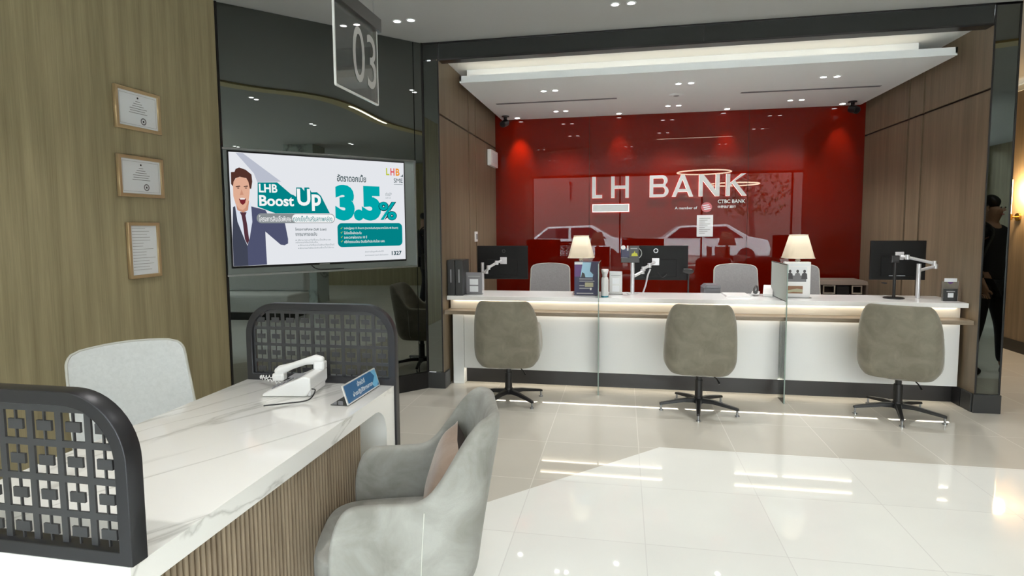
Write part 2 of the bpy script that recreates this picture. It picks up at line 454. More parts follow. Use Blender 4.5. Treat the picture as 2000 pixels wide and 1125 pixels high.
# upper alcove ceiling, raft slab and cove
struct(B().box(XL-.12, XR+.078, YF+.1, YB+.12, 2.95, 3.0).build('ceiling_alcove', 'ceil_w'))
b = B().box(-1.495, 2.598, 5.312, YB-.004, 2.785, 2.80).box(-1.495, 2.598, 5.312, 5.33, 2.80, 2.848)
b.box(-1.495, -1.48, 5.312, YB-.004, 2.80, 2.848).box(2.583, 2.598, 5.312, YB-.004, 2.80, 2.848)
b.box(-1.475, 2.40, 5.50, YB-.004, 2.80, 2.9495)
struct(b.build('ceiling_raft', 'ceil_w'))
struct(B().box(-1.46, 2.39, 5.36, 5.38, 2.801, 2.812).build('trim_cove_light', 'led2'))
b = B().box(-1.361, -.072, 6.275, 6.30, 2.7835, 2.7855).box(1.157, 2.44, 6.30, 6.325, 2.7835, 2.7855)
for k, (x0, x1, y) in enumerate(((-1.361, -.072, 6.287), (1.157, 2.44, 6.312))):
    b = B().box(x0, x1, y-.022, y-.010, 2.781, 2.785).box(x0, x1, y+.010, y+.022, 2.781, 2.785).box(x0, x0+.01, y-.01, y+.01, 2.781, 2.785).box(x1-.01, x1, y-.01, y+.01, 2.781, 2.785)
    t = thing('air_diffuser', ((x0+x1)/2, y, 2.785), 0, ('long slot air diffuser in the left part of the raft ceiling', 'long slot air diffuser in the right part of the raft ceiling')[k], 'air vent', 'slot diffusers in the raft ceiling')
    for q in (b,):
        q.v = [(a-(x0+x1)/2, c-y, d-2.785) for a, c, d in q.v]; q.build('frame', 'plastic_g', t)
    B().box(-(x1-x0)/2+.01, (x1-x0)/2-.01, -.01, .01, -.0015, -.0005).build('slot', 'groove', t)
# red glass back wall
struct(B().box(XL-.12, XR+.08, YB+.012, YB+.12, 0, 3.0).build('wall_back', 'groove'))
b = B()
for x0, x1 in ((XL+.001, -.412), (-.408, 1.428), (1.432, XR-.001)): b.box(x0, x1, YB, YB+.01, 0, 2.928)
struct(b.build('wall_back_glass', 'red'))

# corridor on the right
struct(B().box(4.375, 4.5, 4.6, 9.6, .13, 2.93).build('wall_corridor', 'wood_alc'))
struct(B().box(4.36, 4.5, 4.6, 9.6, 0, .13).build('baseboard_corridor', 'blacktrim'))
struct(B().box(4.5, 4.52, 4.6, 9.6, 2.93, CZ).box(4.36, 4.37, 4.6, 9.6, 2.93, 2.99).box(4.37, 4.5, 4.6, 9.6, 2.93, 2.94).build('trim_cove_corridor', 'ceil_w'))
struct(B().box(4.40, 4.42, 4.65, 9.5, 2.945, 2.955).build('trim_cove_corridor_light', 'led2'))
struct(B().box(XR+.07, 4.5, 9.6, 9.7, 0, CZ).build('wall_corridor_end', 'wood_wall'))
struct(B().box(XR+.079, XR+.175, YF+.14, 9.6, 0, CZ).build('wall_corridor_left', 'wood_wall'))
# rest of the banking hall behind the camera
struct(B().box(4.5, 7.6, 4.5, 4.6, 0, CZ).build('wall_lounge_back', 'wood_wall'))
struct(B().box(7.5, 7.6, -4.1, 4.5, 0, CZ).build('wall_right', 'wood_wall'))
struct(B().box(3.9, 4.45, .8, 1.38, 0, CZ).build('wall_marble_column', 'marble_g'))
# glazed street front
b = B()
for x in (-2.84, -.1, 2.35, 4.9, 7.45): b.box(x-.022, x+.022, -4.1, -4.02, 0, CZ)
b.box(-2.9, 7.55, -4.1, -4.02, 0, .1).box(-2.9, 7.55, -4.1, -4.02, CZ-.06, CZ)
struct(b.build('window_1', 'black'))
struct(B().box(-2.87, 7.52, -4.065, -4.055, .1, CZ-.06).build('window_1_glass', 'glass'))

# curved recessed light line in the hall ceiling
def spline(pts, n=10):
    out = []
    for i in range(len(pts)-1):
        p = [Vector(pts[max(min(j, len(pts)-1), 0)]) for j in (i-1, i, i+1, i+2)]
        for k in range(n):
            t = k/n
            out.append(.5*((2*p[1])+(-p[0]+p[2])*t+(2*p[0]-5*p[1]+4*p[2]-p[3])*t*t+(-p[0]+3*p[1]-3*p[2]+p[3])*t**3))
    out.append(Vector(pts[-1])); return out
cv = spline([(-2.2, 1.7, 0), (-.63, 2.5, 0), (.04, 3.15, 0), (.7, 3.36, 0), (1.9, 3.42, 0), (2.9, 3.72, 0), (4.3, 4.3, 0)])
def ribbon(pts, off, wd, z0, z1):
    b = B(); L_ = []
    for i, p in enumerate(pts):
        t = (pts[min(i+1, len(pts)-1)]-pts[max(i-1, 0)]).normalized(); n = Vector((-t.y, t.x, 0))
        L_.append((p+n*(off-wd/2), p+n*(off+wd/2)))
    for i in range(len(L_)-1):
        a, b_ = L_[i]; c, d = L_[i+1]
        b.add([(q.x, q.y, z) for z in (z0, z1) for q in (a, b_, d, c)], [(0, 1, 2, 3), (7, 6, 5, 4), (0, 4, 5, 1), (3, 2, 6, 7), (1, 5, 6, 2), (0, 3, 7, 4)])
    return b
struct(ribbon(cv, 0, .19, CZ-.02, CZ-.001).build('trim_5', mat('warm ceiling band', (.62, .53, .30), .6)))
struct(ribbon(cv[29:41], .05, .03, CZ-.024, CZ-.0205).build('trim_5_light', M['led']))

# ------------------------------------------------------------------ ceiling lights
def spot(loc, power, ang=100, blend=.8, r=.04, c=(1, .965, .92), aim=None):
    l = bpy.data.lights.new('spot', 'SPOT'); l.energy = power; l.spot_size = math.radians(ang); l.spot_blend = blend
    l.shadow_soft_size = r; l.color = c
    o = bpy.data.objects.new('light', l); col.objects.link(o); o.location = loc
    if aim: o.rotation_euler = (Vector(aim)-Vector(loc)).to_track_quat('-Z', 'Y').to_euler()
    return o
def twin(loc, dx, label, group):
    t = thing('twin_downlight', loc, 0, label, 'ceiling light', group)
    for s in (-1, 1):
        B().lathe([(.026, 0), (.026, -.004), (.036, -.004), (.038, -.001), (.038, 0)], (s*dx, 0, 0), 24, cap=False).build('ring', 'ceil_w', t, 50)
        B().cyl((s*dx, 0, -.0015), (s*dx, 0, -.0005), .026, n=24).build('lamp', 'lamp', t)
    return t
SP = 31
tw = None
rows = [(5.80, ('front', 'left'), -.72), (5.782, ('front', 'middle'), .56), (5.82, ('front', 'right'), 1.83), (6.83, ('rear', 'left'), -.715), (6.812, ('rear', 'middle'), .54), (6.81, ('rear', 'right'), 1.81)]
for y, (a, b_), x in rows:
    lab = 'twin round downlight in the white raft ceiling, %s row, %s pair' % (a, b_)
    if tw is None: tw = twin((x, y, 2.785), .057, lab, 'twin downlights in the raft ceiling')
    else: copy_tree(tw, (x, y, 2.785), 0, lab)
    spot((x, y, 2.76), SP)
first = None
for x, y, lab in ((-1.68, 4.41, 'twin downlight in grey ceiling above the smoked glass column'), (-.01, 4.413, 'twin downlight at the top edge of the picture, in front of the long header'),
                  (1.9, 4.41, None), (4.0, 4.41, None), (-1.68, 2.35, None), (.1, 2.38, None), (1.92, 2.3, None), (4.0, 2.1, None), (.1, .3, None), (2, .3, None), (4, -.2, None), (-1.7, .3, None), (0, -2, None), (3, -2, None), (3.6, 5.9, None), (3.6, 8.2, None)):  # last two are unseen lamps added to brighten the corridor
    lab = lab or 'twin downlight in the grey hall ceiling over the room nearer the street, or added to brighten the corridor'
    if first is None: first = twin((x, y, CZ), .057, lab, 'twin downlights in the hall ceiling')
    else: copy_tree(first, (x, y, CZ), 0, lab)
    spot((x, y, CZ-.03), 26)
ws = None
for x, lab in ((-1.28, 'far left'), (-.057, 'second from the left'), (1.162, 'third from the left'), (2.375, 'far right')):
    lab = 'small round wall washer light at the red wall, '+lab
    if ws is None:
        ws = thing('wall_washer_light', (x, 7.12, 2.785), 0, lab, 'ceiling light', 'wall washer lights along the red wall')
        B().lathe([(.03, 0), (.03, -.006), (.042, -.006), (.044, 0)], n=24, cap=False).build('ring', 'ceil_w', ws, 50)
        B().cyl((0, 0, -.002), (0, 0, -.0005), .03, n=24).build('lamp', 'lamp', ws)
    else: copy_tree(ws, (x, 7.12, 2.785), 0, lab)
    spot((x, 7.05, 2.76), 30 if x < -1 else 10, 48, 1, .03, c=(1, .88, .70), aim=(x+.02, 7.25, 2.22))
t = thing('smoke_detector', (.525, 6.26, 2.785), 0, 'flat round detector plate in the middle of the raft ceiling', 'smoke detector')
B().lathe([(.0, -.012), (.055, -.010), (.07, -.004), (.075, 0)], n=28, cap=False).build('cover', 'ceil_w', t, 40)
B().lathe([(.02, -.016), (.03, -.012)], n=20).build('vent_ring', 'greydisp', t)

# ------------------------------------------------------------------ cctv
def cctv(loc, rz, label):
    t = thing('security_camera', loc, rz, label, 'security camera', 'black security cameras at the red wall')
    B().cyl((0, 0, 0), (0, 0, -.012), .045, n=24).build('mount', 'blacktrim', t, 40)
    B().cyl((0, 0, -.012), (0, 0, -.04), .022, n=16).build('neck', 'blacktrim', t, 40)
    b = B(); d = Vector((0, -1, -.35)).normalized()
    c = Vector((0, .02, -.075)); b.cyl(c, c+d*.10, .042, .040); b.build('housing', 'blacktrim', t, 40, .003)
    q = c+d*.1; B().cyl(q, q+d*.004, .026, n=20).build('lens', 'carglass', t, 40)
cctv((-1.40, 6.98, 2.785), -.3, 'black security camera hanging at the left end of the raft ceiling')
cctv((2.44, 7.02, 2.785), .35, 'black security camera hanging at the right end of the raft ceiling')

# ------------------------------------------------------------------ logo on the red wall
LW = lambda off: axes((0, YB-off, 0), *FRONT)
lg = thing('logo_sign', (0, 0, 0), 0, 'large silver LH BANK letters and bar lit from behind on the red wall', 'logo sign')
sw = .041
def Lp(x0, x1, z0, z1, w=sw): return [[(x0, z0), (x1, z0), (x1, z0+w*.9), (x0+w, z0+w*.9), (x0+w, z1), (x0, z1)]]
def Hp(x0, x1, z0, z1, w=sw):
    m = (z0+z1)/2; h = w*.42
    return [[(x0, z0), (x0+w, z0), (x0+w, m-h), (x1-w, m-h), (x1-w, z0), (x1, z0), (x1, z1), (x1-w, z1), (x1-w, m+h), (x0+w, m+h), (x0+w, z1), (x0, z1)]]
def arc(cx, cz, rx, rz, a0, a1, n=10): return [(cx+rx*math.cos(math.radians(a0+(a1-a0)*k/n)), cz+rz*math.sin(math.radians(a0+(a1-a0)*k/n))) for k in range(n+1)]
def Bp(x0, x1, z0, z1, w=sw):
    hz = z1-z0; zm = z0+hz*.53; r2 = (zm-z0)/2; r1 = (z1-zm)/2
    outer = [(x0, z0)]+arc(x1-r2, z0+r2, r2, r2, -90, 62, 10)+arc(x1-.012-r1, z1-r1, r1, r1, -50, 90, 10)+[(x0, z1)]
    t = w*.8
    h2 = [(x0+w, z0+t)]+arc(x1-r2, z0+r2, r2-w, r2-t, -90, 90, 8)+[(x0+w, zm-t*.5+.0)]
    h2 = [(x0+w, z0+t)]+arc(x1-r2, (z0+t+zm-t*.5)/2, r2-w*.95, (zm-t*.5-z0-t)/2, -90, 90, 8)+[(x0+w, zm-t*.5)]
    h1 = [(x0+w, zm+t*.5)]+arc(x1-.012-r1, (zm+t*.5+z1-t)/2, r1-w*.95, (z1-t-zm-t*.5)/2, -90, 90, 8)+[(x0+w, z1-t)]
    return [outer, h2, h1]
def Ap(x0, x1, z0, z1, w=sw):
    m = (x0+x1)/2; hz = z1-z0
    f = lambda z: (m-x0-w*.5)*(1-(z-z0)/hz)
    zb0, zb1 = z0+hz*.22, z0+hz*.35
    o = [(x0, z0), (x0+w*1.05, z0), (x0+w*1.05+(m-x0-w*.5)*(zb0-z0)/hz, zb0), (x1-w*1.05-(m-x0-w*.5)*(zb0-z0)/hz, zb0), (x1-w*1.05, z0), (x1, z0), (m+w*.5, z1), (m-w*.5, z1)]
    k = (m-x0-w*.5)
    h = [(x0+w*1.05+k*(zb1-z0)/hz, zb1), (x1-w*1.05-k*(zb1-z0)/hz, zb1), (m, z0+hz*.80)]
    return [o, h]
def Np(x0, x1, z0, z1, w=sw): return [[(x0, z0), (x0+w, z0), (x0+w, z1-w*1.7), (x1-w*1.1, z0), (x1, z0), (x1, z1), (x1-w, z1), (x1-w, z0+w*1.7), (x0+w*1.1, z1), (x0, z1)]]
def Kp(x0, x1, z0, z1, w=sw):
    m = (z0+z1)/2
    return [[(x0, z0), (x0+w, z0), (x0+w, m-.018), (x0+w+.03, m+.014), (x1-w*1.2, z0), (x1, z0), (x0+w+.055, m+.045), (x1-.01, z1), (x1-w*1.25-.01, z1), (x0+w, m+.02), (x0+w, z1), (x0, z1)]]
z0, z1 = 1.795, 2.05
sv = YB/7.2
zz = lambda z: H+(z-H)*sv
for nm, fn, xa, xb in (('letter_l', Lp, -.371, -.253), ('letter_h', Hp, -.144, .065), ('letter_b', Bp, .309, .526), ('letter_a', Ap, .567, .807), ('letter_n', Np, .873, 1.101), ('letter_k', Kp, 1.176, 1.402)):
    P = fn(xa*sv, xb*sv, zz(z0), zz(z1))
    o = plate(P, .03, nm, LW(.035), 'letter', lg); o['label'] = 'silver letter'
    g = plate(P, .003, 'halo', LW(.012), 'halo', o)
o = plate([rect(-.364*sv, zz(1.63), .066*sv, zz(1.716))], .03, 'bar', LW(.035), 'letter', lg)
plate([rect(-.364*sv-.004, zz(1.63)-.004, .066*sv+.004, zz(1.716)+.004)], .003, 'halo', LW(.012), 'halo', o)
ml = thing('membership_lettering', (0, 0, 0), 0, 'small silver lettering with a rose emblem below the LH BANK letters', 'lettering')
text('A member of', 'words', LW(.004), 'paper', (.604*sv, zz(1.648), .255*sv, .03), ml, bold=.01)
text('CTBC BANK', 'bank_name', LW(.004), 'plastic_w', (1.091*sv, zz(1.712), .305*sv, .043), ml, bold=.02)
text('中國信託銀行', 'bank_name_script', LW(.004), 'plastic_w', (1.091*sv, zz(1.655), .20*sv, .032), ml, bold=.01)
c = (.965*sv, zz(1.668)); R_ = .062
em = plate([arc(c[0], c[1], R_, R_*.95, 0, 345, 24)], .004, 'emblem', LW(.005), 'pinkish', ml)
for k, (a, b_) in enumerate(((-.02, .022), (.0, .0), (.02, -.022))):
    plate([[(c[0]-.045+a*.5, c[1]+b_), (c[0]+.03+a*.5, c[1]+b_+.012), (c[0]+.045+a*.5, c[1]+b_+.004), (c[0]-.03+a*.5, c[1]+b_-.010)]], .001, 'emblem_stroke', LW(.0085), 'paper', em)
nt_ = thing('paper_notice', (0, 0, 0), 0, 'white paper notice with small grey writing on the red wall under the logo', 'notice')
B().box(.858*sv, 1.041*sv, YB-.003, YB+.0005, zz(1.322), zz(1.577)).build('sheet', 'paper', nt_)
for i in range(9):
    flat(rect(.885*sv, zz(1.535-i*.022), (1.01-.03*(i % 3))*sv, zz(1.541-i*.022)), 'writing_line', LW(.0045), 'ink_l', nt_)

# small fixtures on the left alcove wall
t = thing('wall_sign_box', (XL, 6.97, 2.28), 0, 'white lit box sign fixed high on the left wood wall near the red wall', 'sign')
B().box(.004, .05, -.19, .19, -.095, .095).build('body', 'plastic_w', t, 0, .004)
B().box(.05, .053, -.15, .15, -.06, .06).build('panel', 'paper', t)
t = thing('wall_switch', (XL, 6.19, 1.352), 0, 'small white switch on the wood strip of the left alcove wall', 'switch')
B().box(.0, .012, -.05, .05, -.055, .055).build('plate', 'plastic_w', t, 0, .003)
B().box(.012, .02, -.02, .02, -.03, .03).build('rocker', 'greydisp', t, 0, .002)

# ------------------------------------------------------------------ service counter
ct = thing('service_counter', (0, 0, 0), 0, 'long white service counter with a lit beige ledge under its top', 'counter')
B().box(XL+.004, XR-.006, 5.085, 5.58, .792, .830).build('countertop', 'quartz', ct, 0, .002)
B().box(XL+.02, XR-.03, 5.15, 5.20, .706, .791).build('fascia', 'fascia', ct)
b = B().box(XL+.004, XR-.006, 5.005, 5.20, .684, .705); b.build('ledge', 'ledge', ct, 0, .002)
b = B().box(XL+.004, XR-.006, 5.005, 5.03, .672, .684); b.build('ledge_lip', 'ledge', ct)
b = B()
for xa, xb in ((-1.44, -.203), (-.199, 1.293), (1.297, 2.635)): b.box(xa, xb, 5.152, 5.19, .150, .684)
b.build('front_panel', 'white', ct, 0, .001)
B().box(-1.548, -1.444, 5.146, 5.25, .0, .684).build('end_panel', 'white', ct, 0, .002)
B().box(-1.444, XR-.006, 5.24, 5.26, 0, .16).build('kickboard', 'black', ct)
B().box(XL+.03, XR-.04, 5.56, 6.05, .70, .735).box(XL+.03, XL+.06, 5.25, 6.0, 0, .70).box(XR-.07, XR-.04, 5.27, 6.0, 0, .70).box(.5, .53, 5.27, 6.0, 0, .70).build('rear_worktop', 'white', ct)
B().box(XL+.03, XR-.03, 5.19, 5.24, .16, .70).build('core', 'white', ct)
B().box(-1.53, 2.60, 5.132, 5.142, .6815, .6842).build('ledge_light', 'led', ct)
B().box(-1.53, 2.60, 5.136, 5.146, .7900, .7922).build('top_light', 'led', ct)
B().box(-1.43, 2.60, 5.160, 5.180, .1485, .1502).build('base_light', 'led', ct)

def glasspane(x, label):
    t = thing('glass_partition', (x, 0, 0), 0, label, 'glass partition', 'glass partitions between the counter seats')
    P = [(4.96, 0), (5.146, 0), (5.146, .668), (4.998, .668), (4.998, .833), (5.46, .833), (5.46, 1.135), (4.96, 1.135)]
    B().prism(P, -.004, .004).build('pane', 'glass', t)
    B().box(-.0048, -.0042, 4.965, 5.455, .84, 1.13).build('frosted_film', 'film', t)
    e = B()
    e.box(-.0042, .0042, 4.9575, 4.96, 0, 1.137).box(-.0042, .0042, 4.9575, 5.4625, 1.135, 1.137).box(-.0042, .0042, 5.46, 5.4625, .833, 1.137)
    e.build('polished_edge', 'glassedge', t)
glasspane(-.201, 'clear glass partition between the left and middle counter seats')
glasspane(1.295, 'clear glass partition between the middle and right counter seats')

# ------------------------------------------------------------------ upholstered swivel armchair (faces +y)
def smooth01(t): t = max(0, min(1, t)); return t*t*(3-2*t)
def plan(t):
    # U shaped plan from the right arm front round the back to the left arm front, t in 0..1
    a, yb, yf, r = .272, -.225, .225, .15
    L1 = yf-(yb+r); L2 = r*PI/2; L3 = 2*(a-r); T = 2*L1+2*L2+L3; s = t*T
    if s < L1: return (a, yf-s, 1, 0)
    s -= L1
    if s < L2: q = s/r; return (a-r+r*math.cos(q), yb+r-r*math.sin(q), math.cos(q), -math.sin(q))
    s -= L2
    if s < L3: return (a-r-s, yb, 0, -1)
    s -= L3
    if s < L2: q = s/r+PI/2; return (-(a-r)+r*math.cos(q), yb+r-r*math.sin(q), math.cos(q), -math.sin(q))
    s -= L2
    return (-a, yb+r+s, -1, 0)
def make_armchair(kind, seatm, label):
    t = thing('swivel_armchair', (0, 0, 0), 0, label, 'armchair', 'upholstered swivel armchairs')
    n = 44; th = .048; ARM, TOP, BOT = .642, .870, .315
    def rim(y):
        if y > -.03:
            h = ARM
            if y > .145: q = (y-.145)/.081; h = ARM-(1-math.sqrt(max(0, 1-q*q)))*.14
            return h
        return ARM+(TOP-ARM)*smooth01((-.03-y)/.165)**.85
    def pos(i, z, off):
        x, y, nx, ny = plan(i/n)
        x -= nx*off; y -= ny*off
        bk = smooth01((.08-y)/.28)
        if z > .45: y -= .075*((z-.45)/.42)**1.1*bk
        if z > .48: x *= 1-.05*min(1, (z-.48)/.14)*(1-bk)
        if z > ARM-.02: x *= 1-.10*((z-ARM+.02)/(TOP-ARM))**1.5
        if z < .44:
            q = (.44-z)/(.44-BOT); k = 1-.20*q**2.4; x *= k; y = y*k if y < 0 else y*(1-.06*q**2)
        else:
            x *= 1-.015*abs(z-.52)/.1*0
        return (x, y, z)
    rows = [(0, 0.0), (.04, 0), (.12, 0), (.25, 0), (.45, 0), (.68, 0), (.88, 0), (.97, .004)]
    V = []
    for i in range(n+1):
        x, y, nx, ny = plan(i/n); h = rim(y)
        colm = [pos(i, BOT+(h-BOT)*v, o_) for v, o_ in rows]
        colm.append(pos(i, h+.004, th*.28)); colm.append(pos(i, h+.004, th*.72))
        zin = [.97, .85, .62, .36]
        for q in zin: z = BOT+(h-BOT)*q; colm.append(pos(i, max(z, .40), th))
        V.append(colm)
    m = len(V[0]); b = B()
    vs = [p for c_ in V for p in c_]
    f = [(i*m+j, (i+1)*m+j, (i+1)*m+j+1, i*m+j+1) for i in range(n) for j in range(m-1)]
    f.append(tuple(range(m))); f.append(tuple(range(n*m, n*m+m))[::-1])
    b.add(vs, f); sh = b.build('shell', kind, t, 80, 0, 2)
    for sgn in (1, -1):
        i0 = [i for i in range(n//2) if plan(i/n)[1] < -.02][0]
        i0 = i0 if sgn > 0 else n-i0
        pts = [Vector(pos(i0, BOT+.03+(rim(-.03)-BOT-.045)*k/10, -.0005)) for k in range(11)]
        B().tube(pts, .0018, 6).build('seam', 'piping', t, 60)
    # seat cushion
    b = B(); N1, N2 = 28, 9; vs = []
    for j in range(N2):
        ph = -PI/2+PI*j/(N2-1); cz = .405+.055*math.sin(ph)**1 if False else .405+.056*(abs(math.sin(ph))**.6)*(1 if ph > 0 else -1)
        cr = abs(math.cos(ph))**.35
        for i in range(N1):
            a = 2*PI*i/N1; ca, sa = math.cos(a), math.sin(a); e = .45
            x = .222*abs(ca)**e*(1 if ca > 0 else -1); y = .245*abs(sa)**e*(1 if sa > 0 else -1)+.055
            if y > .2: x *= 1-.12*((y-.2)/.13)**2
            vs.append((x*(.86+.14*cr) if j not in (0, N2-1) else x*.8, (y-.055)*(.86+.14*cr)+.055 if j not in (0, N2-1) else (y-.055)*.8+.055, cz))
    f = [(j*N1+i, j*N1+(i+1) % N1, (j+1)*N1+(i+1) % N1, (j+1)*N1+i) for j in range(N2-1) for i in range(N1)]
    f += [tuple(range(N1))[::-1], tuple(range((N2-1)*N1, N2*N1))]
    b.add(vs, f); b.build('seat', seatm, t, 80, 0, 1)
    # underside pan
    B().lathe([(.02, .305), (.17, .308), (.20, .325), (.19, .355)], n=28).build('seat_pan', kind, t, 60)
    B().cyl((0, 0, .10), (0, 0, .24), .030, .030, 20).cyl((0, 0, .24), (0, 0, .308), .022, .022, 20).build('column', 'black', t, 40)
    B().cyl((0, 0, .058), (0, 0, .11), .04, .034, 20).build('hub', 'black', t, 40)
    for k in range(5):
        a = math.radians(90+72*k+180); d = Vector((math.cos(a), math.sin(a), 0)); s_ = Vector((-d.y, d.x, 0))
        pr = [(d*.02, .024, .098, .062), (d*.12, .020, .094, .066), (d*.29, .014, .066, .046), (d*.308, .013, .060, .044)]
        vs = []
        for c_, w_, zt, zb in pr: vs += [c_+s_*w_+Vector((0, 0, zb)), c_-s_*w_+Vector((0, 0, zb)), c_-s_*w_*.8+Vector((0, 0, zt)), c_+s_*w_*.8+Vector((0, 0, zt))]
        f = [(i*4+q, i*4+(q+1) % 4, (i+1)*4+(q+1) % 4, (i+1)*4+q) for i in range(3) for q in range(4)]+[(0, 1, 2, 3), (15, 14, 13, 12)]
        lg_ = B().add(vs, f).build('leg', 'black', t, 40, .003)
        e_ = d*.296
        B().cyl((e_.x, e_.y, .0), (e_.x, e_.y, .010), .017, n=14).cyl((e_.x, e_.y, .010), (e_.x, e_.y, .05), .008, n=10).build('glide', 'steel', lg_, 40)
    B().tube([(.05, -.02, .31), (.10, -.03, .292), (.13, -.05, .265), (.15, -.07, .235)], [.005, .005, .005, .008]).build('lever', 'black', t, 60)
    return t
c1 = make_armchair('velvet', 'velvet', 'taupe velvet swivel armchair seen from behind at the left end of the counter')
c1.location = (-.935, 4.70, 0); c1.rotation_euler = (0, 0, math.radians(3))
c2 = copy_tree(c1, (.595, 4.695, 0), math.radians(-4), 'taupe velvet swivel armchair seen from behind, between the two glass partitions')
c3 = copy_tree(c1, (2.06, 4.80, 0), math.radians(-27), 'taupe velvet swivel armchair seen from behind at the right end of the counter')
for c_, a_ in ((c1, -25), (c2, -3), (c3, 10)):
    for q in c_.children:
        if q.name.startswith('leg'): q.rotation_euler = (0, 0, math.radians(a_))
cf = make_armchair('velvet_daylit', 'velvet_daylit', 'large pale daylit-tint velvet armchair in the foreground beside the marble desk')
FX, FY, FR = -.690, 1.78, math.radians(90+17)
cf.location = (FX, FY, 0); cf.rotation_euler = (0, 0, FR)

# cushion leaning on the back of the foreground chair
def cushion(name, loc, rot, sx, sz, th, m1, m2, label):
    t = bpy.data.objects.new(name, None); col.objects.link(t); t.location = loc; t.rotation_euler = rot
    tag(t, label, 'cushion')
    n = 12
    for sgn, nm, mm in ((1, 'front_cover', m1), (-1, 'back_cover', m2)):
        vs = []
        for j in range(n+1):
            for i in range(n+1):
                u, v = -1+2*i/n, -1+2*j/n
                k = (1-u**4)*(1-v**4); pin = 1-.10*(abs(u)*abs(v))**0*(1-abs(u*v)) * (max(abs(u), abs(v))**6)
                vs.append((u*sx/2*pin, sgn*th/2*max(k, 0)**.55, v*sz/2*pin))
        f = [(j*(n+1)+i, j*(n+1)+i+1, (j+1)*(n+1)+i+1, (j+1)*(n+1)+i) for j in range(n) for i in range(n)]
        if sgn < 0: f = [q[::-1] for q in f]
        B().add(vs, f).build(nm, mm, t, 80, 0, 1)
    return t
fd = Vector((math.cos(FR+PI/2), math.sin(FR+PI/2), 0))     # facing direction of the foreground chair
cp = Vector((FX, FY, 0))-fd*.115+Vector((0, 0, .61))
cushion('throw_cushion', cp, (math.radians(18), 0, FR), .36, .30, .11, 'pillow', 'pillow_d', 'brown throw cushion leaning against the back of the foreground armchair')

# ------------------------------------------------------------------ staff chairs (front face looks to -y)
def staff_chair(fm, label, group, W=.46, z0=.56, z1=1.03, lean=.16):
    t = thing('office_chair', (0, 0, 0), 0, label, 'office chair', group)
    def bend(x, z):
        return .05*(1-(x/(W/2))**2)*.8+lean*(z-z0)/(z1-z0)*.5
    P = rrect(-W/2, z0, W/2, z1, .06, 5)
    b = B(); nx, nz = 20, 40; vs = []
    # rounded panel as a grid squeezed to the outline
    for side_ in (0, 1):
        for j in range(nz+1):
            v = j/nz; z = z0+(z1-z0)*v
            d = 0; r = .06
            if v*(z1-z0) < r: d = r-math.sqrt(max(0, r*r-(r-v*(z1-z0))**2))
            if (1-v)*(z1-z0) < r: d = r-math.sqrt(max(0, r*r-(r-(1-v)*(z1-z0))**2))
            hw = (W/2-d)*(1-.06*v)
            for i in range(nx+1):
                x = -hw+2*hw*i/nx; e = max(abs(i/nx*2-1), abs(v*2-1))
                vs.append((x, bend(x, z)+(.0 if side_ == 0 else .036*(1-e**8)+.006), z+.012*(1-(x/hw)**2)*v))
    g = (nx+1)*(nz+1)
    f = []
    for j in range(nz):
        for i in range(nx):
            a = j*(nx+1)+i; q = (a, a+1, a+nx+2, a+nx+1); f.append(q); f.append(tuple(g+k for k in q[::-1]))
    ring = [i for i in range(nx+1)]+[j*(nx+1)+nx for j in range(1, nz+1)]+[nz*(nx+1)+i for i in range(nx-1, -1, -1)]+[j*(nx+1) for j in range(nz-1, 0, -1)]
    for k in range(len(ring)): a, c_ = ring[k], ring[(k+1) % len(ring)]; f.append((a, c_, g+c_, g+a))
    b.add(vs, f); b.build('backrest', fm, t, 60)
    # white rim
    pts = [Vector(vs[k])+Vector((0, .003, 0)) for k in ring]
    B().tube(pts, .006, 6, True).build('back_rim', 'piping', t, 60)
    B().tube([(0, bend(0, z0+.1)+.05, z0+.1), (0, .17, z0-.02), (0, .10, .40), (0, -.1, .40)], .016).build('back_support', 'black', t, 60)
    B().box(-.24, .24, -.44, .0, .41, .47).build('seat', fm, t, 0, .025, seg=3)
    B().cyl((0, -.18, .1), (0, -.18, .42), .026).build('column', 'black', t, 40)
    for k in range(5):
        a = math.radians(18+72*k); d = Vector((math.cos(a), math.sin(a), 0)); c_ = Vector((0, -.18, 0))
        l_ = B().tube([c_+Vector((0, 0, .12)), c_+d*.15+Vector((0, 0, .11)), c_+d*.28+Vector((0, 0, .075))], [.022, .018, .013]).build('leg', 'black', t, 60)
        e_ = c_+d*.28; s_ = Vector((-d.y, d.x, 0))
        B().cyl(e_-s_*.02+Vector((0, 0, .03)), e_+s_*.02+Vector((0, 0, .03)), .03, n=16).build('caster', 'black', l_, 40)
    return t
s1 = staff_chair('grey_f', 'grey fabric office chair behind the left counter seat, in front of the red wall', 'grey office chairs behind the counter')
s1.location = (-.80, 6.40, 0)
copy_tree(s1, (1.175, 6.40, 0), .02, 'grey fabric office chair in the middle behind the counter, beside the grey bin')
copy_tree(s1, (1.775, 6.42, 0), -.05, 'grey fabric office chair behind the right lamp and brochure box')
s4 = staff_chair('lgrey_f', 'pale grey office chair between the wood wall and the marble desk', None, .50, .42, .915, .34)
s4.location = (-2.12, 2.20, 0); s4.rotation_euler = (0, 0, math.radians(58))

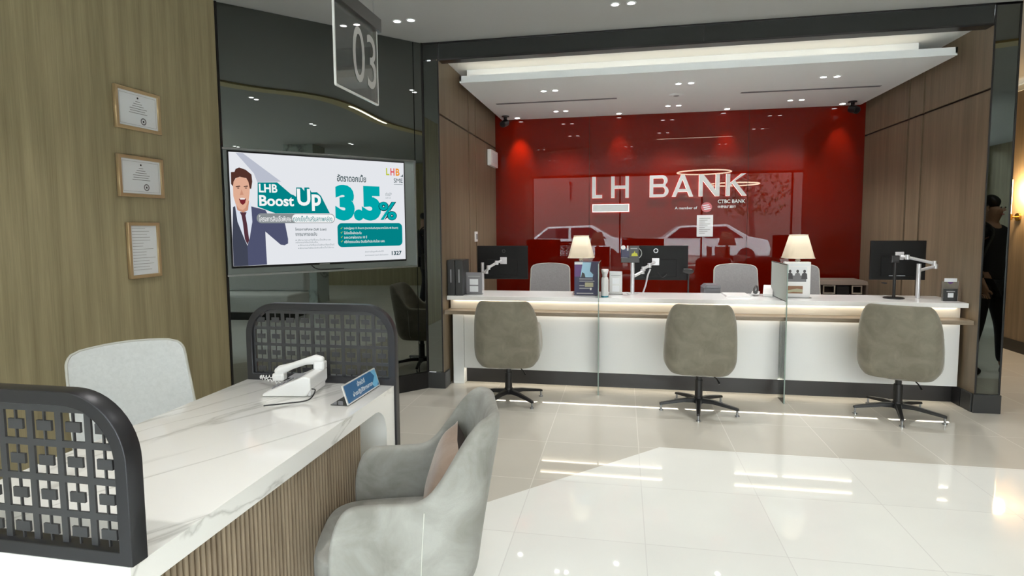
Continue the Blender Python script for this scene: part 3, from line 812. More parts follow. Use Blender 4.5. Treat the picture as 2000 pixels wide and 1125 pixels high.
# ------------------------------------------------------------------ marble desk
dk = thing('marble_desk', (0, 0, 0), 0, 'white veined marble desk with rounded waterfall ends and a fluted wood front', 'desk')
Y0, Y1, X0, X1, DZ, TT, LT, RR = .985, 2.40, -1.725, -1.0, .75, .062, .09, .115
outer = [(Y0, 0), (Y0, DZ), (Y1, DZ), (Y1, 0)]
inner = [(Y1-LT, 0)]+[(Y1-LT-RR+RR*math.cos(math.radians(a)), DZ-TT-RR+RR*math.sin(math.radians(a))) for a in range(0, 91, 9)]
LN, RN = .045, .012
inner += [(Y0+LN+RN-RN*math.cos(math.radians(a)), DZ-TT-RN+RN*math.sin(math.radians(a))) for a in range(90, -1, -18)]+[(Y0+LN, 0)]
poly = outer+inner
cu_ = plate([poly], X1-X0, 'worktop', axes(((X0+X1)/2, 0, 0), (0, 1, 0), (0, 0, 1)), 'marble', dk)
bv = cu_.modifiers.new('bevel', 'BEVEL'); bv.width = .003; bv.segments = 2; bv.limit_method = 'ANGLE'; bv.angle_limit = 1.2
# fluted front
b = B(); fy0, fy1, fx = Y0+LN+.014, 2.112, -1.022; n = 56
b.box(fx-.03, fx-.012, fy0, fy1, .05, DZ-TT-.001)
for k in range(n):
    ya = fy0+(fy1-fy0)*k/n; yb = fy0+(fy1-fy0)*(k+1)/n; m_ = (ya+yb)/2; hw = (yb-ya)*.36
    pr = [(fx-.012, m_-hw)]+[(fx-.012+.012*math.sin(PI*q/6), m_-hw*math.cos(PI*q/6)) for q in range(1, 6)]+[(fx-.012, m_+hw)]
    b.prism(pr, .05, DZ-TT-.001, 'z')
b.build('fluted_panel', 'flute', dk, 50)
B().box(fx-.03, fx-.014, fy0, fy1, 0, .05).build('plinth', 'black', dk)
B().box(X0+.05, X0+.40, Y0+LT+.01, Y0+LT+.45, .03, DZ-TT-.005).build('drawer_unit', 'white', dk, 0, .003)

# ------------------------------------------------------------------ lattice screens
def arch(x0, x1, z0, z1, r): return rrect(x0, z0, x1, z1, r, 12, (0, 0, 1, 1))
def screen(label, x0, x1, y0, z_bot, z_top, foot, name='lattice_screen'):
    t = thing(name, ((x0+x1)/2, y0, foot), 0, label, 'desk screen')
    W = x1-x0; h = z_top-foot; zb = z_bot-foot; fr = .030
    mt = lambda off: axes((0, off, 0), *FRONT)
    out = arch(-W/2, W/2, 0, h, .15); inn = arch(-W/2+fr, W/2-fr, zb+fr, h-fr, .12)
    o = plate([out, inn], .042, 'frame', mt(.021), 'bronze', t, .002)
    big = arch(-W/2+fr-.004, W/2-fr+.004, zb+fr-.004, h-fr+.004, .122)
    nc = 9; cw = (W-2*fr-.004)/nc; nr = 4; ch = .0765; top = h-fr-.012
    lb = B(); hw, hh, pw, pp, bw = cw*.392, ch*.405, cw*.255, ch*.145, .0018
    def bar(x0_, x1_, za, zb_):
        q = clip(rect(x0_, za, x1_, zb_), big)
        if len(q) > 2: lb.prism(q, .016, .021, 'y')
    xa = -W/2+fr+.002; zl = top-ch*nr
    edges_z = [zb+fr-.01] + [top-ch*(r_+.5)+sg*hh for r_ in range(nr-1, -1, -1) for sg in (-1, 1)] + [h-fr+.01]
    for r_ in range(nr+1): bar(-W/2+fr-.01, W/2-fr+.01, edges_z[2*r_], edges_z[2*r_+1])
    for r_ in range(nr):
        cz = top-ch*(r_+.5)
        for c_ in range(nc+1):
            xl = -W/2+fr-.01 if c_ == 0 else xa+cw*(c_-.5)+hw
            xr_ = W/2-fr+.01 if c_ == nc else xa+cw*(c_+.5)-hw
            bar(xl, xr_, cz-hh, cz+hh)
        for c_ in range(nc):
            cx = xa+cw*(c_+.5)
            bar(cx-pw, cx+pw, cz-pp, cz+pp); bar(cx-bw, cx+bw, cz+pp, cz+hh); bar(cx-bw, cx+bw, cz-hh, cz-pp)
    lb.build('lattice_panel', 'lattice', t)
    return t
screen('dark metal lattice screen on the near end of the marble desk, lower left corner', -1.725, -.997, .987, .750, 1.116, .7505)
fs = screen('dark metal lattice screen with rounded top corners at the far end of the marble desk', -1.728, -.992, 2.402, .750, 1.110, 0)
fs.children[0]['label'] = 'dark metal frame reaching down to the floor'

# ------------------------------------------------------------------ desk telephone
ph = thing('desk_telephone', (-1.395, 2.262, .7505), math.radians(-82), 'white office desk telephone with handset on the marble desk', 'telephone')
b = B().prism([(-.105, 0), (-.10, .012), (.075, .085), (.105, .078), (.105, .03), (.085, 0)], -.10, .10)
b.build('body', 'plastic_w', ph, 0, .006)
B().prism([(.06, .0), (.10, .0), (.10, .03), (.085, .05)], -.085, .085).build('stand', 'plastic_w', ph, 0, .003)
hs = [(-.062, -.115, .060), (-.062, -.09, .074), (-.062, -.04, .092), (-.062, .02, .112), (-.062, .07, .122), (-.062, .105, .118)]
B().tube(hs, [.016, .022, .015, .015, .022, .016], 12).box(-.085, -.040, -.125, -.072, .028, .062).box(-.085, -.040, .062, .112, .078, .116).build('handset', 'plastic_w', ph, 50, .008)
B().box(.0, .075, -.0, .05, .0745, .0755).build('display', 'greydisp', ph)
ph.children[-1].rotation_euler = (math.radians(0), 0, 0)
for r_ in range(4):
    for c_ in range(3):
        y = -.075+r_*.020; z = .012+(y+.10)*.417
        B().obox((.0+c_*.024, y, z+.003), (1, 0, 0), (0, .923, .385), (0, -.385, .923), .008, .006, .003).build('key', 'greydisp', ph, 0, .001)
pts = []
for k in range(60):
    q = k/59; base = Vector((-.062-.05*math.sin(q*PI), -.125-.10*math.sin(q*PI)*1.0+.03*q, .03*(1-q)+.012))
    a = k*1.35; pts.append(base+Vector((.006*math.cos(a), 0, .006*math.sin(a))))
B().tube(pts, .0022, 6).build('coiled_cord', 'plastic_w', ph, 60)
B().tube(spline([(.085, .105, .03), (.11, .13, .03), (.16, .12, .006), (.20, .05, .004), (.235, -.03, .004)], 6), .0028, 6).build('cable', 'black', ph, 60)

# blue name sign on the desk
ns = thing('desk_name_sign', (-1.062, 2.235, .7505), 0, 'small blue name sign with white writing in a clear stand on the marble desk', 'name sign')
sx, sz = Vector((0, 1, 0)), Vector((-.30, 0, .954))
mt = lambda off: axes(Vector((0, 0, .003))+Vector((.954, 0, .30))*off, sx, sz)
plate([rrect(-.152, 0, .152, .082, .004, 3)], .005, 'holder', mt(0), 'acr_edge', ns)
flat(rect(-.146, .005, .146, .077), 'blue_card', mt(.0030), 'blue', ns)
flat([(.146, .020), (.146, .077), (.10, .077), (.125, .05), (.085, .02), (.10, .005), (.125, .005)], 'light_stripe', mt(.0035), 'blue_l', ns)
text('เจ้าหน้าที่', 'writing_line', mt(.004), 'white_ink', (-.040, .047, .07, .022), ns, bold=.02)
text('ฝ่ายปฏิบัติการสาขา', 'writing_line', mt(.004), 'white_ink', (-.095, .014, .185, .024), ns, bold=.02)
B().box(-.075, .0, -.15, .15, 0, .003).build('foot', 'acrylic', ns)

# ------------------------------------------------------------------ certificates on the left wall
def cert(y0, y1, z0, z1, label, kind):
    t = thing('framed_certificate', (-2.836, (y0+y1)/2, (z0+z1)/2), 0, label, 'framed certificate', 'framed certificates on the wood wall')
    w, h = (y1-y0)/2, (z1-z0)/2; f = .020
    mt = lambda off: axes((off, 0, 0), (0, 1, 0), (0, 0, 1))
    plate([rect(-w, -h, w, h), rect(-w+f, -h+f, w-f, h-f)], .022, 'frame', mt(.013), 'gold', t, .003)
    B().box(.001, .012, -w+.002, w-.002, -h+.002, h-.002).build('backing', 'dkframe', t)
    flat(rect(-w+f, -h+f, w-f, h-f), 'paper_sheet', mt(.0135), 'paper', t)
    L_ = []
    if kind == 0:
        b = -w+f+.012; c_ = -h+f+.012; e = .0018
        plate([rect(b, c_, -b, -c_), rect(b+e, c_+e, -b-e, -c_-e)], .0002, 'border_line', mt(.0145), 'ink_l', t)
        plate([arc(0, h-f-.030, .006, .006, 0, 340, 10)], .0002, 'crest', mt(.0145), 'ink_d', t)
        random.seed(int(z0*1000))
        for i, ww in enumerate((.03, .06, .075, .11, .105, .12)):
            flat(rect(-ww*.55, h-f-.052-i*.0135, ww*.6*random.uniform(.8, 1), h-f-.049-i*.0135), 'writing_line', mt(.0145), 'ink', t)
        q = (.035, -h+f+.040)
        plate([arc(q[0], q[1], .021, .021, 0, 345, 18), arc(q[0], q[1], .014, .014, 0, 345, 18)], .0002, 'seal', mt(.0145), 'ink', t)
        flat(rect(q[0]-.005, q[1]-.006, q[0]+.005, q[1]+.006), 'seal_mark', mt(.0147), 'ink_d', t)
    else:
        random.seed(3)
        for i in range(15):
            z = h-f-.018-i*.0175
            flat(rect(-w+f+.012, z, random.uniform(-.01, w-f-.015), z+.0028), 'writing_line', mt(.0145), 'ink_l', t)
cert(2.863, 3.190, 2.036, 2.276, 'gold framed certificate on the wood wall, topmost of three', 0)
cert(2.858, 3.187, 1.646, 1.886, 'gold framed certificate on the wood wall, middle one of three', 0)
cert(2.898, 3.132, 1.166, 1.497, 'gold framed upright printed page on the wood wall, lowest of three', 1)

# ------------------------------------------------------------------ television on the smoked glass wall
TZ = 1.6
GA = math.atan2(GD.y, GD.x)
tb = thing('television_niche', (GP.x, GP.y, 0), GA, 'brushed grey backing box around the television on the smoked glass wall', 'wall panel')
# local x runs along the wall, -y towards the room
b = B().box(.006, 1.525, -.030, -.0005, 1.115, 2.03)
b.build('backing_panel', 'niche', tb, 0, .003)
B().box(.0, 1.53, -.040, -.0302, 1.108, 1.122).box(1.517, 1.531, -.04, -.0302, 1.122, 2.035).box(0, 1.517, -.04, -.0302, 2.024, 2.037).build('edge_trim', 'steel', tb, 0, .001)
tv = thing('television', (GP.x, GP.y, 0), GA, 'large flat television showing a teal and white loan advertisement', 'television')
B().box(.026, 1.415, -.058, -.0415, 1.168, 2.016).build('casing', 'monitor', tv, 0, .004)
def E_(name, c, s=1.0): return emi('screen '+name, c, s)
ES = .42
mt = lambda k: axes((0, -.0585-.0004*k, 0), *FRONT)
scol = dict(bg=(.80, .82, .86), band=(.50, .53, .62), hair=srgb(84, 52, 44), face=srgb(226, 176, 150), shade=srgb(205, 150, 125), brow=srgb(80, 55, 48), mouth=srgb(120, 40, 48), teeth=srgb(245, 240, 238), shirt=srgb(222, 228, 240), tie=srgb(86, 52, 62), suitL=srgb(66, 70, 86), suitR=srgb(80, 84, 112), teal=srgb(2, 132, 136), teal2=srgb(0, 168, 172), dteal=srgb(10, 60, 70), grey=srgb(140, 146, 148), white=(.95, .95, .95), ink=srgb(60, 80, 84), ink2=srgb(120, 135, 138), lime=srgb(190, 200, 60), rose=srgb(225, 80, 90), orange=srgb(240, 150, 40))
SM = {k: E_(k, v, ES) for k, v in scol.items()}
scr = flat(rect(.036, 1.184, 1.405, 2.004), 'screen', mt(0), SM['bg'], tv); scr['label'] = 'lit picture on the screen'
art = {
'band': [(0.083, 2.0), (0.13, 2.001), (0.391, 1.806), (0.223, 1.795), (0.201, 1.859)],
'suitR': [(0.169, 1.619), (0.27, 1.593), (0.285, 1.564), (0.35, 1.548), (0.406, 1.505), (0.426, 1.375), (0.425, 1.341), (0.399, 1.328), (0.37, 1.333), (0.264, 1.433), (0.264, 1.336), (0.267, 1.187), (0.136, 1.185), (0.136, 1.331), (0.154, 1.389), (0.176, 1.505)],
'suitL': [(0.05, 1.611), (0.069, 1.62), (0.076, 1.505), (0.117, 1.381), (0.136, 1.331), (0.136, 1.185), (0.037, 1.185), (0.037, 1.382)],
'shirt': [(0.065, 1.65), (0.113, 1.60), (0.167, 1.65), (0.173, 1.625), (0.176, 1.505), (0.151, 1.38), (0.134, 1.339), (0.117, 1.381), (0.076, 1.505), (0.064, 1.62)],
'tie': [(0.094, 1.575), (0.14, 1.575), (0.131, 1.552), (0.14, 1.484), (0.149, 1.372), (0.136, 1.339), (0.12, 1.381), (0.111, 1.5), (0.104, 1.552)],
}
k = 1
pt = scr
for nm, mm in (('band', 'band'), ('suitR', 'suitR'), ('suitL', 'suitL'), ('shirt', 'shirt'), ('tie', 'tie')):
    flat(art[nm], {'band': 'background_band', 'suitR': 'picture_jacket', 'suitL': 'picture_jacket', 'shirt': 'picture_shirt', 'tie': 'picture_tie'}[nm], mt(k), SM[mm], pt); k += 1
F_ = [(0.056, 1.776), (0.065, 1.802), (0.084, 1.824), (0.123, 1.83), (0.151, 1.818), (0.162, 1.793), (0.169, 1.759), (0.165, 1.712), (0.157, 1.664), (0.134, 1.608), (0.114, 1.591), (0.09, 1.599), (0.068, 1.633), (0.055, 1.692)]
for poly, nm, mm in (
    ([(0.065, 1.66), (0.16, 1.66), (0.150, 1.59), (0.117, 1.572), (0.078, 1.59)], 'picture_neck', 'shade'), (F_, 'picture_face', 'face'),
    ([(0.046, 1.86), (0.07, 1.863), (0.078, 1.884), (0.102, 1.896), (0.145, 1.882), (0.184, 1.849), (0.187, 1.798), (0.178, 1.746), (0.168, 1.746), (0.16, 1.797), (0.147, 1.822), (0.104, 1.829), (0.076, 1.819), (0.061, 1.793), (0.055, 1.759), (0.044, 1.776)], 'picture_hair', 'hair'),
    ([(0.073, 1.76), (0.101, 1.766), (0.105, 1.759), (0.075, 1.754)], 'picture_brow', 'brow'), ([(0.127, 1.762), (0.153, 1.768), (0.157, 1.761), (0.128, 1.757)], 'picture_brow', 'brow'),
    ([(0.079, 1.749), (0.09, 1.752), (0.1, 1.749), (0.09, 1.744)], 'picture_eye', 'brow'), ([(0.132, 1.750), (0.142, 1.754), (0.152, 1.751), (0.142, 1.746)], 'picture_eye', 'brow'),
    ([(0.112, 1.74), (0.124, 1.70), (0.098, 1.697)], 'picture_nose', 'shade'), ([(0.091, 1.671), (0.115, 1.680), (0.139, 1.673), (0.132, 1.642), (0.115, 1.627), (0.1, 1.64)], 'picture_mouth', 'mouth'),
    ([(0.096, 1.676), (0.115, 1.679), (0.134, 1.676), (0.130, 1.667), (0.1, 1.666)], 'picture_teeth', 'teeth')):
    flat(poly, nm, mt(k), SM[mm], pt); k += 1
flat([(0.223, 1.793), (0.361, 1.799), (0.457, 1.715), (0.478, 1.707), (0.495, 1.696), (0.498, 1.766), (0.538, 1.767), (0.559, 1.741), (0.56, 1.768), (0.596, 1.769), (0.613, 1.733), (0.655, 1.735), (0.686, 1.708), (0.752, 1.572), (0.339, 1.569), (0.216, 1.616)], 'headline_block', mt(k), SM['teal'], pt); k += 1
text('LHB', 'headline', mt(k), SM['white'], (.230, 1.722, .130, .062), pt, bold=.028)
text('Boost', 'headline', mt(k), SM['white'], (.228, 1.622, .250, .080), pt, bold=.028)
text('Up', 'headline', mt(k), SM['white'], (.503, 1.590, .182, .168), pt, bold=.028); k += 1
plate([rrect(.206, 1.495, .790, 1.568, .034, 8)], .0002, 'slogan_pill', mt(k), SM['grey'], pt); k += 1
plate([rrect(.46, 1.500, .785, 1.563, .030, 8)], .0002, 'slogan_pill', mt(k), SM['white'], pt); k += 1
text('โครงการสินเชื่อพิเศษ', 'slogan', mt(k), SM['white'], (.222, 1.507, .232, .046), pt, bold=.01)
text('ดอกเบี้ยต่ำเสริมสภาพคล่อง', 'slogan', mt(k), SM['teal'], (.468, 1.507, .302, .046), pt, bold=.01)
text('โครงการพิเศษ (Soft Loan)', 'caption', mt(k), SM['ink'], (.48, 1.432, .240, .028), pt, bold=.012)
text('จากธนาคารออมสิน', 'caption', mt(k), SM['ink'], (.48, 1.397, .165, .026), pt, bold=.012)
for i, (a, b_, z) in enumerate(((.48, .75, 1.366), (.48, .65, 1.348), (.497, .78, 1.326), (.497, .775, 1.304))):
    text('หลักเกณฑ์เงื่อนไขสินเชื่อเป็นไปตามที่กำหนด'[:22+4*i], 'caption', mt(k), SM['ink2'], (a, z-.007, b_-a, .014), pt)
text('อัตราดอกเบี้ย', 'caption', mt(k), SM['ink'], (.818, 1.825, .242, .062), pt, bold=.02)
text('3.5', 'rate_figure', mt(k), SM['teal2'], (.797, 1.514, .390, .286), pt, bold=.075); k += 1
text('%', 'rate_figure', mt(k), SM['dteal'], (1.163, 1.516, .165, .157), pt, bold=.05); k += 1
text('%', 'rate_figure', mt(k), SM['teal2'], (1.168, 1.520, .155, .150), pt, bold=.02)
text('ต่อปี*', 'caption', mt(k), SM['ink2'], (1.228, 1.722, .058, .030), pt)
text('คงที่ 2 ปี', 'caption', mt(k), SM['ink2'], (1.228, 1.698, .048, .014), pt)
plate([rrect(.809, 1.302, 1.374, 1.494, .036, 8)], .0002, 'offer_box', mt(k), SM['teal'], pt); k += 1
for i, (s_, x1) in enumerate((('วงเงินกู้สูงสุด 15 ล้านบาท (รวมวงเงินเดิมทุกธนาคารไม่เกิน 40 ล้านบาท)', 1.336), ('ไม่ต้องใช้หลักประกัน', 1.008), ('ระยะเวลาผ่อนนาน 10 ปี', 1.054), ('ฟรีค่าธรรมเนียม สินเชื่อค้ำประกันโดย บสย.', 1.213))):
    z = 1.440-i*.0355
    text(s_, 'offer_line', mt(k), SM['white'], (.861, z, x1-.861, .024), pt, bold=.006)
    flat([(.834, z+.013), (.839, z+.006), (.850, z+.022), (.846, z+.022), (.839, z+.012), (.836, z+.016)], 'tick', mt(k), SM['lime'], pt)
for s_, c_, x in (('L', 'lime', 1.238), ('H', 'rose', 1.278), ('B', 'orange', 1.325)):
    text(s_, 'brand_letter', mt(k), SM[c_], (x, 1.893, .036 if s_ != 'L' else .03, .060), pt, bold=.03)
text('SME', 'brand_letter', mt(k), SM['ink'], (1.306, 1.834, .083, .036), pt)
flat(rect(1.306, 1.818, 1.388, 1.821), 'brand_line', mt(k), SM['ink2'], pt)
for i in range(3): flat(rect(1.371+i*.008, 1.885, 1.377+i*.008, 1.892+i*.006), 'brand_bars', mt(k), SM['ink'], pt)
text('สอบถามข้อมูลเพิ่มเติมได้ที่', 'caption', mt(k), SM['ink2'], (1.034, 1.249, .165, .018), pt)
text('ธนาคารแลนด์ แอนด์ เฮ้าส์ ทุกสาขา', 'caption', mt(k), SM['ink2'], (1.034, 1.219, .205, .018), pt)
text('1327', 'telephone_number', mt(k), SM['dteal'], (1.272, 1.222, .092, .036), pt, bold=.03)
B().box(.66, .74, -.062, -.058, 1.170, 1.177).build('badge', 'steel', tv)
B().tube(spline([(.60, -.05, 1.166), (.63, -.06, 1.14), (.70, -.045, 1.128), (.86, -.045, 1.130)], 6), .004, 6).build('cable', 'black', tv, 60)

# ------------------------------------------------------------------ hanging number sign
hg = thing('hanging_number_sign', (-1.073, 2.279, 1.994), 0, 'clear acrylic hanging sign with the frosted number 03 above the desk', 'hanging sign')
mt = lambda off: axes((off, 0, 0), (0, 1, 0), (0, 0, 1))
plate([rrect(-.195, 0, .195, .330, .008, 4)], .005, 'plate', mt(0), 'acrylic', hg)
plate([rrect(-.197, -.002, .197, .332, .009, 4), rrect(-.191, .005, .191, .327, .007, 4)], .008, 'edge', mt(0), 'acr_edge', hg)
text('03', 'number', mt(.0045), 'digit', (-.048, .055, .222, .225), hg, bold=0)
B().box(-.019, .019, -.204, .211, .318, .374).build('rail', 'rail', hg, 0, .0015)
for y in (-.16, .17): B().cyl((0, y, .374), (0, y, 1.06), .002, n=8).build('wire', 'steel', hg)

# ------------------------------------------------------------------ things on the counter
Z = .8305
def S(t, *a): return a
# file boxes
for i, (x, lab) in enumerate(((-1.545, 'dark grey upright file box at the left end of the counter, against the wood wall'), (-1.468, 'dark grey upright file box next to the small grey card holder'))):
    t = thing('file_box', (x, 5.20, Z), 0, lab, 'file box', 'dark file boxes on the counter')
    B().box(-.036, .036, -.10, .12, 0, .325).build('case', 'plinth', t, 0, .004)
    B().box(-.006, .006, -.102, -.10, .12, .24).build('label_strip', 'steel', t)
# card holders
def holder(loc, w, h, label, rz=0, dark=True):
    t = thing('card_holder', loc, rz, label, 'card holder', 'small card holders on the counter')
    B().box(-w/2, w/2, 0, .012, 0, h).build('board', 'greydisp' if dark else 'acr_edge', t, 0, .002)
    B().box(-w/2-.004, w/2+.004, -.02, .04, 0, .006).build('foot', 'acrylic', t)
    for k in range(2):
        z0 = h*(.12+.32*k)
        B().box(-w*.27, w*.27, -.002, 0, z0, z0+h*.26).build('card', 'paper', t)
    B().box(-w*.38, w*.38, -.002, 0, h*.80, h*.84).build('title_strip', 'ink_l', t)
    return t
holder((-1.358, 5.215, Z), .150, .205, 'grey card holder with two white cards beside the dark file boxes')
holder((-.062, 5.37, Z), .115, .212, 'pale card holder with two white cards behind the hand sanitiser bottle', 0, False)
t = thing('card_stand', (2.585, 5.21, Z), 0, 'small dark card in a clear stand at the right end of the counter', 'card holder')
B().box(-.05, .05, 0, .008, 0, .10).build('dark_card', 'plinth', t, 0, .001)
B().box(-.02, .02, -.002, 0, .03, .065).build('white_panel', 'paper', t)
B().box(-.03, .03, -.002, 0, .075, .081).build('title_strip', 'ink_l', t)
B().box(-.06, .06, .012, .016, 0, .16).build('clear_back', 'acrylic', t)
B().box(-.045, .045, .008, .012, .155, .183).build('white_header', 'white_ink', t)
B().prism([(-.022, .153), (.022, .153), (.006, .138), (-.006, .138)], .009, .012, 'y').build('purple_tab', 'purple', t)
# lamps
def lamp(loc, label):
    t = thing('table_lamp', loc, 0, label, 'table lamp', 'cream shaded table lamps on the counter')
    prof = []
    b = B(); n = 6; vs = []
    for z, w in ((.334, .118), (.535, .066)):
        P = rrect(-w, -w, w, w, w*.45, 4); vs += [(x, y, z) for x, y in P]
    m_ = len(vs)//2
    b.add(vs, [(i, (i+1) % m_, m_+(i+1) % m_, m_+i) for i in range(m_)])
    o = b.build('lamp_shade', 'shade', t, 50); sm = o.modifiers.new('s', 'SOLIDIFY'); sm.thickness = .002
    for z, w in ((.334, .119), (.535, .067)):
        P = rrect(-w, -w, w, w, w*.45, 4); B().tube([(x, y, z) for x, y in P], .003, 6, True).build('shade_trim', 'fascia', o, 60)
    B().lathe([(.075, 0), (.075, .012), (.03, .02), (.014, .04), (.022, .09), (.034, .15), (.03, .21), (.014, .26), (.014, .30), (.022, .31), (.012, .33), (.012, .40)], n=24).build('base', 'steel', t, 50)
    B().cyl((0, 0, .40), (0, 0, .46), .026, n=16).build('bulb', M['bulb'], t, 40)
    return t
M['bulb'] = emi('lamp bulb', (1, .8, .55), 5)
l1 = lamp((-.383, 5.47, .83), 'cream shaded table lamp behind the purple brochure, left side of the counter')
copy_tree(l1, (1.508, 5.47, .83), 0, 'cream shaded table lamp behind the white brochure box, right side of the counter')
# purple brochure
t = thing('brochure_display', (-.320, 5.255, Z), 0, 'upright dark purple brochure with a pale blue picture beside the left glass partition', 'brochure')
mtb = axes((0, -.0005, 0), *FRONT); mq = lambda k: axes((0, -.0015-.0006*k, 0), *FRONT)
B().box(-.110, .110, 0, .05, 0, .305).build('box', 'navy', t, 0, .002)
flat([(-.108, .17), (-.04, .17), (-.02, .25), (-.05, .28), (-.108, .28)], 'purple_area', mq(0), 'purple', t)
flat(rect(-.108, .28, -.03, .302), 'white_corner', mq(0), 'paper', t)
flat([(-.055, .165), (.055, .165), (.060, .19), (.030, .22), (.042, .30), (-.035, .30), (-.045, .24)], 'blue_picture', mq(1), 'sky', t)
flat([(-.05, .165), (-.01, .165), (-.02, .20), (-.04, .21)], 'dark_picture', mq(2), 'pic_dark', t)
for z, a, b_ in ((.145, -.065, .055), (.125, -.065, .07), (.085, -.065, -.02), (.06, -.065, .05), (.015, -.09, .06)):
    flat(rect(a, z, b_, z+.009), 'text_band', mq(1), 'ink_l', t)
flat(rect(-.015, .078, .06, .118), 'cream_block', mq(1), 'cream_print', t)
flat(rect(.03, .05, .045, .07), 'white_square', mq(2), 'plastic_w', t)
B().box(-.115, .115, -.006, .056, 0, .004).build('foot', 'acrylic', t)
# sanitiser bottle
t = thing('sanitizer_bottle', (-.155, 5.165, Z), 0, 'white pump bottle with a teal foot beside the left glass partition', 'bottle')
B().lathe([(.030, .012), (.033, .02), (.033, .15), (.028, .17), (.020, .18)], n=24).build('bottle_body', 'plastic_w', t, 50)
B().lathe([(.034, 0), (.034, .012)], n=24).build('foot', 'teal', t, 50)
B().lathe([(.022, .18), (.022, .20), (.026, .205), (.034, .235), (.030, .245)], n=24).box(-.012, .012, -.045, -.01, .225, .238).build('pump_head', 'plastic_w', t, 50)
# camera tablet on white post
t = thing('camera_tablet_stand', (.088, 5.42, Z), 0, 'dark blue camera tablet on a white post at the middle of the counter', 'tablet stand')
B().cyl((0, 0, 0), (0, 0, .29), .017, n=18).build('post', 'alu', t, 40)
B().cyl((0, 0, 0), (0, 0, .006), .05, n=24).build('foot', 'alu', t, 40)
B().box(-.105, .06, -.035, -.005, .29, .335).build('cradle', 'plinth', t, 0, .003)
B().box(-.105, .03, -.03, -.008, .335, .42).build('tablet', 'navy', t, 0, .006)
B().box(-.03, .055, -.034, -.0305, .33, .445).build('card', 'plinth', t)
flat([(-.012, .35), (.045, .35), (.040, .375), (.022, .38), (.018, .40), (.010, .38), (-.008, .372)], 'yellow_emblem', axes((0, -.035, 0), *FRONT), 'yellow', t)
flat(rect(-.02, .415, .04, .422), 'pale_line', axes((0, -.035, 0), *FRONT), 'ink_l', t)
B().box(-.105, -.045, -.033, -.03, .322, .336).build('white_label', 'plastic_w', t)
B().tube([(.03+.05*math.cos(a*PI/9), -.02, .375+.05*math.sin(a*PI/9)) for a in range(-5, 6)], .004, 6).build('light_ring', 'ink_l', t, 60)
B().cyl((-.085, -.04, .428), (-.085, -.01, .428), .020, n=18).cyl((-.045, -.03, .40), (-.045, -.03, .445), .007, n=10).build('camera_head', 'plastic_w', t, 40)
# monitors
def monitor(loc, w, h, label, rz, plate_uv, arm, post=None):
    """loc = centre of the back face; the back faces the room"""
    t = thing('computer_monitor', loc, rz, label, 'monitor', 'computer monitors behind the counter')
    B().box(-w/2, w/2, 0, .022, -h/2, h/2).build('display_case', 'monitor', t, 0, .004)
    B().box(-w*.30, w*.30, -.007, 0, -h*.40, h*.10).build('back_cover', 'monitor', t, 0, .005)
    B().box(-w/2+.008, w/2-.008, .0222, .0228, -h/2+.008, h/2-.008).build('screen', 'carglass', t)
    px, pz = plate_uv
    B().box(px-.034, px+.034, -.020, -.0072, pz-.034, pz+.034).build('mount_plate', 'alu', t, 0, .003)
    if arm:
        b = B()
        for a, c_ in zip(arm[:-1], arm[1:]): b.tube([a, c_], .013, 8)
        for a in arm[1:-1]: b.cyl((a[0], a[1], a[2]-.02), (a[0], a[1], a[2]+.02), .018, n=14)
        b.build('arm', 'alu', t, 40)
    if post: B().cyl((post[0], post[1], post[3]), (post[0], post[1], post[2]), .016, n=16).build('post', 'alu', t, 40)
    return t
m1 = monitor((-1.192, 5.72, 1.098), .52, .335, 'black computer monitor on a white arm at the left end of the counter', 0, (.015, .02),
        [(.0, -.03, .02), (-.045, -.06, .0), (-.12, -.10, -.045), (-.15, -.06, -.09), (-.20, -.02, -.10)], (-.20, -.02, .0, -.3625))
plate([arc(.015, .115, .018, .018, 0, 340, 14), arc(.015, .115, .012, .012, 0, 340, 14)], .0005, 'round_mark', axes((0, -.0006, 0), *FRONT), 'plinth', m1)
m2 = monitor((.345, 5.62, 1.105), .505, .325, 'black computer monitor on a white arm behind the middle seat', 0, (-.042, .012),
        [(-.05, -.03, .01), (-.10, -.06, -.02), (-.155, -.09, -.05), (-.165, -.11, -.075), (-.24, -.185, -.11)])
plate([arc(-.04, .115, .022, .022, 0, 340, 16), arc(-.04, .115, .015, .015, 0, 340, 16)], .0005, 'round_mark', axes((0, -.0006, 0), *FRONT), 'steel', m2)
B().tube(spline([(-.09, -.03, -.055), (-.115, -.035, -.12), (-.13, -.03, -.2), (-.155, -.03, -.28)], 5), .008, 8).build('cable', 'alu', m2, 60)
B().tube(spline([(-.02, -.028, -.09), (.02, -.03, -.135), (.06, -.028, -.10)], 6), .004, 6).build('loop_cable', 'black', m2, 60)
m3 = monitor((2.335, 5.55, 1.139), .435, .34, 'black computer monitor at the right end of the counter, against the wood wall', 0, (.005, .04),
        [(.01, -.03, .035), (.05, -.05, .03), (.24, -.09, -.02), (.25, -.09, -.045), (.11, -.14, -.075)], (.098, -.15, -.02, -.3085))
B().box(-.075, .05, -.03, -.02, -.135, -.128).build('cable_clip', 'steel', m3)
t = thing('slim_black_stand', (2.235, 5.36, Z), 0, 'thin black pole stand with a round foot in front of the right monitor', 'stand')
B().lathe([(.078, 0), (.078, .006), (.07, .010)], n=28).build('foot', 'black', t, 50)
B().cyl((0, 0, .008), (0, 0, .30), .012, n=16).build('pole', 'black', t, 40)
B().box(-.03, .03, -.012, .012, .30, .36).build('head', 'black', t, 0, .005)
B().box(-.075, -.05, .01, .06, .12, .13).build('bracket', 'black', t)
t = thing('gooseneck_webcam', (.60, 5.60, .7355), 0, 'small black webcam on a thin black stand right of the middle monitor', 'webcam')
B().cyl((0, 0, 0), (0, 0, .26), .008, n=12).cyl((0, 0, 0), (0, 0, .008), .05, n=20).build('stand', 'black', t, 40)
